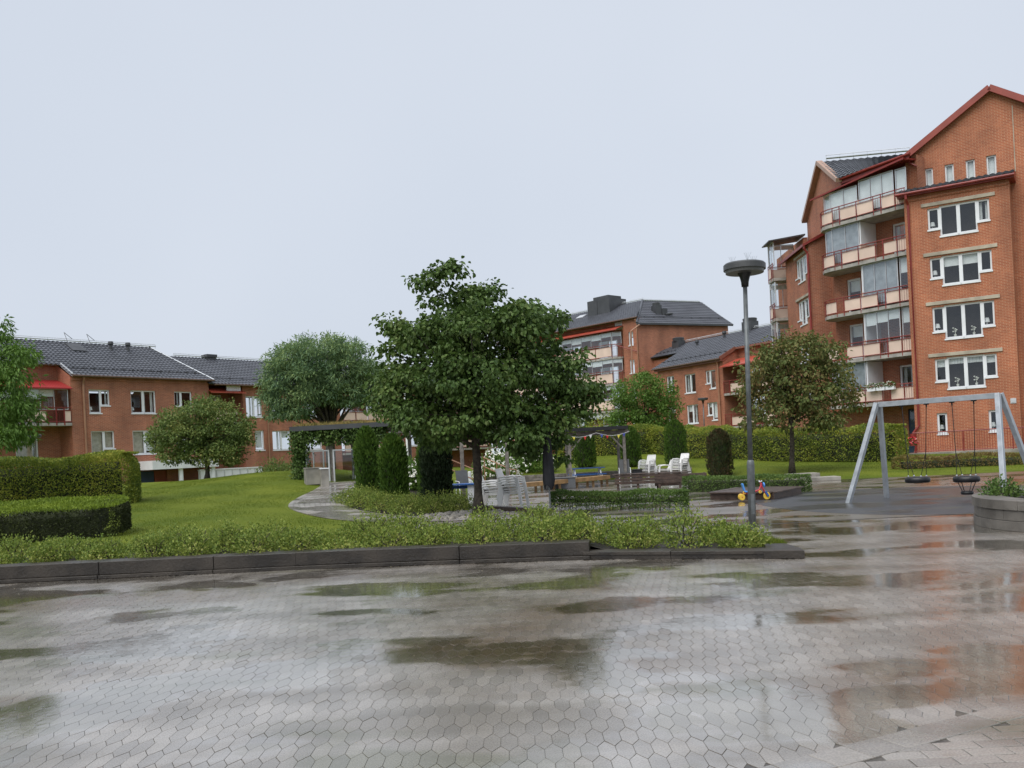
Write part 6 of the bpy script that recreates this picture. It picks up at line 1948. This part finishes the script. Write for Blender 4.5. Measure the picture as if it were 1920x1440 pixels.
# ---- brown slatted bench with a plank screen
sb = thing("slatted_bench", "brown slatted wooden bench seen from behind", "bench", (4.9, 33.0, 0), rotz=rad(-22))
for z in (.2, .32, .44): MB().box(-1.25, 1.25, -.02, .02, z, z + .1).build("slat", M_WOODD, sb, bevel=.005)
MB().box(-1.35, 1.5, -.05, .36, .55, .585).build("slat", M_WOODD, sb, bevel=.005)
for x in (-1.15, -.4, .4, 1.15): MB().box(x - .04, x + .04, .02, .09, 0, .55).build("post", M_WOODD, sb)
ps = thing("plank_screen", "low horizontal plank screen behind the brown bench", "screen", (6.15, 33.4, 0), rotz=rad(-15))
for k in range(3): MB().box(-.95, .95, -.02, .02, .06 + k * .145, .195 + k * .145).build("plank", M_WOODD, ps, bevel=.004)
for x in (-.85, .85): MB().box(x - .04, x + .04, .02, .09, 0, .5).build("post", M_WOODD, ps)

# ---- sandbox and tricycle
sx = thing("sandbox", "low dark wooden sandbox frame before the dense low hedge", "sandbox", (6.75, 25.2, 0))
Q = [Vector((5.45, 25.1, 0)), Vector((6.8, 23.85, 0)), Vector((8.15, 25.85, 0)), Vector((6.7, 27.0, 0))]
Tx = Matrix.Translation((-6.75, -25.2, 0))
for i in range(4):
    a, b_ = Q[i], Q[(i + 1) % 4]
    MB().beam(a + Vector((0, 0, .085)), b_ + Vector((0, 0, .085)), .06, .17).build("side_board", M_WOODD, sx, Tx)
    MB().beam(a + Vector((0, 0, .19)), b_ + Vector((0, 0, .19)), .22, .035).build("seat_plank", M_WOODD, sx, Tx, bevel=.004)
MB().poly([(q.x, q.y, .2) for q in Q]).build("cover", M_WOODD, sx, Tx)

tx, ty = at(1412, 925, 24.15).x, 24.15
tr = thing("tricycle", "red and blue toy tricycle with yellow wheels behind the lamp post", "tricycle", (tx, ty - .35, .0))
tr.scale = (.74, .74, .8)
M_YEL = mat("yellow_plastic", (.75, .5, .06), .4, .05, 4); M_TRED = mat("red_plastic", (.5, .03, .05), .4, .05, 4); M_TBLU = mat("light_blue_plastic", (.08, .3, .75), .4, .05, 4)


def wheel(c, R, w, name="wheel"):
    m = MB().lathe([(R * .9, -w / 2), (R, -w * .3), (R, w * .3), (R * .9, w / 2), (R * .25, w * .5)], n=20)
    o = m.build(name, M_YEL, tr, Matrix.Translation(c) @ Matrix.Rotation(rad(90), 4, "X"))
    MB().lathe([(.02, -w * .6), (.02, w * .6)], n=8).build("hub", M_TRED, o, Matrix.Translation(c) @ Matrix.Rotation(rad(90), 4, "X"))


G = .14
wheel((-.56, -.16, G), .105, .06); wheel((-.52, .16, G), .105, .06); wheel((.36, 0, G), .125, .06)
for x in (-.44, .12): wheel((x, -.03, G + .14), .055, .04, "roller")
MB().tube([(-.52, -.16, G), (-.52, .16, G)], .018, 6).build("axle", M_TRED, tr)
MB().tube([(-.5, 0, G + .1), (-.2, 0, G + .12), (.1, 0, G + .2), (.2, 0, G + .42)], .03, 8).build("frame", M_TRED, tr, smooth=True)
MB().beam((-.42, 0, G + .16), (-.5, 0, G + .44), .2, .05, up=(1, 0, .3)).build("backrest", M_TBLU, tr, bevel=.015)
MB().box(-.44, -.16, -.11, .11, G + .15, G + .19).build("seat", M_TBLU, tr, bevel=.015)
MB().tube([(.14, 0, G + .48), (.22, 0, G + .25), (.36, -.05, G)], .028, 8).tube([(.22, 0, G + .25), (.36, .05, G)], .02, 6).build("fork", M_TRED, tr, smooth=True)
MB().tube([(.16, -.17, G + .5), (.13, -.05, G + .47), (.13, .05, G + .47), (.16, .17, G + .5)], .018, 8).build("handlebar", M_WHITE, tr, smooth=True)
MB().lathe([(.085, -.02), (.085, .02)], n=18).build("front_plate", M_TBLU, tr, Matrix.Translation((.26, -.04, G + .36)) @ Matrix.Rotation(rad(80), 4, "Y"))
MB().beam((.3, -.06, G + .16), (.4, -.06, G - .02), .05, .07).build("fender", M_BLUEP, tr, bevel=.01)

# ---- stone steps by the lawn
stp = thing("stone_steps", "two low grey stone slabs at the lawn edge right of the small tree", "steps", (10.9, 33.0, 0))
Tp = Matrix.Translation((-10.9, -33.0, 0))
MB().box(10.3, 11.7, 32.4, 33.1, 0, .14).build("slab", M_CONC, stp, Tp, bevel=.01); MB().box(10.1, 11.2, 33.11, 33.8, 0, .27).build("slab", M_CONC, stp, Tp, bevel=.01)

# ---- retaining wall of sleepers behind the terrace
rw = thing("sleeper_wall", "low retaining wall of grey timber sleepers below the back lawn", "wall", (3.5, 44.2, 0))
Tw = Matrix.Translation((-3.5, -44.2, 0))
for k in range(3):
    x = -1.3
    while x < 8.6:
        l = min(2.4 if (k + int(x)) % 2 else 1.7, 8.7 - x)
        MB().box(x + .01, x + l - .01, 44.1 - .01 * k, 44.28, k * .142, k * .142 + .136).build("sleeper", M_WOODG, rw, Tw, bevel=.01)
        x += l

# ---- timber pergola with bunting
pg = thing("timber_pergola", "small weathered timber pergola with flat roof over the blue table", "pergola", (3.85, 41.6, 0))
Tg = Matrix.Translation((-3.85, -41.6, 0))
for x in (2.6, 5.08):
    for y in (41.0, 43.3):
        MB().box(x - .065, x + .065, y - .065, y + .065, 0, 2.18).build("post", M_WOODG, pg, Tg, bevel=.006)
        s_ = 1 if x < 4 else -1
        MB().beam((x + .05 * s_, y, 1.5), (x + .6 * s_, y, 2.12), .06, .1, up=(0, 1, 0)).build("brace", M_WOODG, pg, Tg)
for y in (41.0, 43.3): MB().box(2.2, 5.3, y - .05, y + .05, 2.18, 2.34).build("beam", M_WOODG, pg, Tg, bevel=.006)
for x in (2.4, 3.1, 3.8, 4.5, 5.15): MB().box(x - .03, x + .03, 40.7, 43.6, 2.345, 2.46).build("rafter", M_WOODG, pg, Tg)
MB().box(2.25, 5.25, 40.7, 43.6, 2.465, 2.5).box(2.25, 5.25, 40.66, 40.7, 2.36, 2.52).build("roof", M_BLACK, pg, Tg)
bt = thing("bunting", "string of small coloured triangular flags across the pergola front", "bunting", (3.8, 40.6, 2.2))
cols = [(.6, .03, .03), (.85, .85, .85), (.8, .7, .1), (.05, .08, .4)]
fm = [mat("flag_%s" % n_, c, .6, .05, 4) for n_, c in zip(("red", "white", "yellow", "blue"), cols)]
pts = [Vector((-1.5 + 3.0 * i / 12, 0, .06 - .16 * math.sin(math.pi * ((i % 6) / 6)))) for i in range(13)]
MB().tube(pts, .006, 4).build("string", M_WHITE, bt)
for i in (1, 2, 4, 5, 7, 8, 10, 11):
    c = pts[i]
    MB().prism([(-.065, 0), (.065, 0), (.0, -.17)], -.004, .004).build("flag", fm[i % 4], bt, Matrix.Translation(c) @ Matrix.Rotation(rad(90 + 6 * (i % 3)), 4, "X"))

# ---- timber frame with Y braced posts under the big tree
yf = thing("post_frame", "weathered timber frame on Y braced posts behind the big tree", "pergola", (-1.2, 34.2, 0))
Ty = Matrix.Translation((1.2, -34.2, 0))
for px0 in (868, 952):
    for Y in (34.0, 36.4):
        q = at(px0, 890, Y); x = q.x
        MB().box(x - .07, x + .07, Y - .07, Y + .07, 0, 2.5).build("post", M_WOODG, yf, Ty, bevel=.006)
        for s_ in (-1, 1): MB().beam((x, Y, 2.05), (x + .38 * s_, Y, 2.48), .06, .1, up=(0, 1, 0)).build("brace", M_WOODG, yf, Ty)
for Y in (34.0, 36.4): MB().box(-4.3, 1.0, Y - .06, Y + .06, 2.505, 2.68).build("beam", M_WOODG, yf, Ty, bevel=.006)
for k in range(8): MB().box(-4.2 + k * .72, -4.13 + k * .72, 33.6, 36.8, 2.685, 2.8).build("rafter", M_WOODG, yf, Ty)
tag(MB().lathe([(.07, 0), (.07, .85), (.05, .88)], n=12).build("white_bollard", M_WHITE, None, Matrix.Translation((at(880, 880, 38).x, 38, h1(at(880, 880, 38).x, 38)))), "short white round post between the sloping handrails", "bollard")

# ---- brown handrails down the steps
for lab, pa, pb_ in [("sloping brown steel handrail beside the dark thuja", (836, 858, 36.5), (893, 882, 34.5)), ("sloping brown steel handrail in front of the white roses", (905, 857, 39.5), (958, 880, 38.2))]:
    a, b_ = at(*pa), at(*pb_)
    hr = thing("handrail", lab, "railing", (b_.x, b_.y, 0), "handrails of the garden steps")
    T_ = Matrix.Translation((-b_.x, -b_.y, 0))
    e = Vector((.22, -.1, 0))
    MB().tube([a, b_, b_ + e + Vector((0, 0, -.02)), b_ + e + Vector((0, 0, -.38)), b_ + Vector((0, 0, -.4)), a + Vector((0, 0, -.4))], .024, 8).build("rail", M_COPPER, hr, T_, smooth=True)
    for f in (.05, .5, .95):
        c = a.lerp(b_, f); MB().tube([(c.x, c.y, 0), c], .02, 6).build("post", M_COPPER, hr, T_)

# ================================================================== PAVILION
pvl = thing("garden_pavilion", "open timber pavilion with planted roof, glass screens and climbing vines", "pavilion", (-6.4, 36.5, .6))
zg = .55
rotp = Matrix.Rotation(rad(-7), 4, "Z")
Tv = Matrix.Translation((0, 0, -.6)) @ rotp          # local frame: x along the front, y back, origin at front centre
PX0, PX1, PD, PZ = -2.35, 1.85, 3.4, 2.92
for x in (PX0 + .25, -.95, PX1 - .25):
    for y in (.25, PD - .25):
        MB().box(x - .065, x + .065, y - .065, y + .065, zg, PZ - .18).build("post", M_WOODG, pvl, Tv, bevel=.005)
        for s_ in (-1, 1):
            MB().beam((x, y, PZ - .62), (x + .35 * s_, y, PZ - .2), .05, .09, up=(0, 1, 0)).build("brace", M_WOODG, pvl, Tv)
for y in (.25, PD - .25): MB().box(PX0, PX1, y - .05, y + .05, PZ - .18, PZ - .02).build("beam", M_WOODG, pvl, Tv)
rfp = MB().box(PX0 - .15, PX1 + .15, -.2, PD + .2, PZ - .015, PZ + .1).build("roof", M_WOODD, pvl, Tv)
MB().box(PX0 - .17, PX1 + .17, -.23, -.2, PZ - .06, PZ + .13).box(PX0 - .18, PX0 - .15, -.2, PD + .2, PZ - .06, PZ + .13).box(PX1 + .15, PX1 + .18, -.2, PD + .2, PZ - .06, PZ + .13).build("fascia", M_SHEET, pvl, Tv)
n = 5200
P = np.stack([rng.uniform(PX0 - .1, PX1 + .1, n), rng.uniform(-.15, PD + .15, n), np.full(n, PZ + .1)], 1)
V, Fc = leaf_arrays(P, np.array([0, 0, 1.0]) + rng.normal(size=(n, 3)) * .45, rdir(n), rng.uniform(.06, .26, n), np.full(n, .025))
g_ = np_mesh("roof_plants", V, Fc, leaf_mat("sedum_and_dry_grass", [(.1, .12, .03), (.25, .2, .06), (.4, .28, .1)], .2, .6, .9), pvl, "stuff"); g_.data.transform(Tv)
# glass screens
for (x0, x1) in ((PX0 + .35, -1.05), (-.85, .65), (.72, PX1 - .2)):
    fr = MB(); z0, z1 = zg + .05, 2.05
    for x in (x0, x1): fr.box(x - .03, x + .03, .1, .15, z0, z1)
    fr.box(x0 + .03, x1 - .03, .1, .15, z0, z0 + .05); fr.box(x0 + .03, x1 - .03, .1, .15, z1 - .05, z1)
    so = fr.build("glass_screen", M_ALU, pvl, Tv)
    MB().box(x0 + .03, x1 - .03, .12, .13, z0 + .05, z1 - .05).build("pane", M_GLASS, so, Tv)
fr = MB()
for y in (.4, 1.7, 3.0): fr.box(PX0 + .08, PX0 + .13, y - .03, y + .03, zg, 2.05)
so = fr.build("glass_screen", M_ALU, pvl, Tv)
MB().box(PX0 + .1, PX0 + .11, .43, 2.97, zg + .1, 2.0).build("pane", M_GLASS, so, Tv)
# vines over the left corner and the front edge
n = 6000
u = rng.random(n)
P = np.where((u < .55)[:, None], np.stack([PX0 + .1 + rng.normal(size=n) * .16, .15 + rng.normal(size=n) * .2, zg + rng.random(n) * (PZ - zg)], 1),
             np.stack([rng.uniform(PX0, 1.4, n), .05 + rng.normal(size=n) * .12, PZ - .05 - rng.random(n) ** 1.2 * (.45 + .2 * np.sin(rng.random(n) * 9))], 1))
V, Fc = leaf_arrays(P, np.array([0, -.5, -.5]) + rng.normal(size=(n, 3)) * .5, np.array([0, -1, .4]) + rng.normal(size=(n, 3)) * .5, rng.uniform(.07, .13, n), rng.uniform(.06, .1, n), True)
g_ = np_mesh("vine", V, Fc, M_LF_MAIN, pvl, "stuff"); g_.data.transform(Tv)
# furniture inside
for i, (x, y, r_) in enumerate([(.0, 1.4, 200), (.55, 1.6, 160)]):
    w = pvl.matrix_basis @ Tv @ Vector((x, y, zg))
    q = dup([o for o in bpy.data.objects if o.name.startswith("grey_armchair") and o.type == "EMPTY"][0], (-6.4 + (rotp @ Vector((x, y, 0))).x, 36.5 + (rotp @ Vector((x, y, 0))).y, h1(-6.3, 37.8)), rad(r_), "dark chair on the %s behind the pavilion glass" % ("left" if i == 0 else "right"), "grey textile chairs")

# ---- flagpole behind the big tree
fp = thing("flagpole", "white flagpole tip with dark knob rising beside the big tree", "flagpole", (at(764, 850, 70).x, 70, h1(at(764, 850, 70).x, 70)))
Hf = at(764, 590, 70).z - fp.location.z
MB().tube([(0, 0, 0), (0, 0, Hf)], [.09, .045], 10).build("pole", M_WHITE, fp)
MB().lathe([(.03, 0), (.13, .1), (.15, .2), (.1, .32), (.02, .4)], (0, 0, Hf), 12).build("finial", M_SHEET, fp)
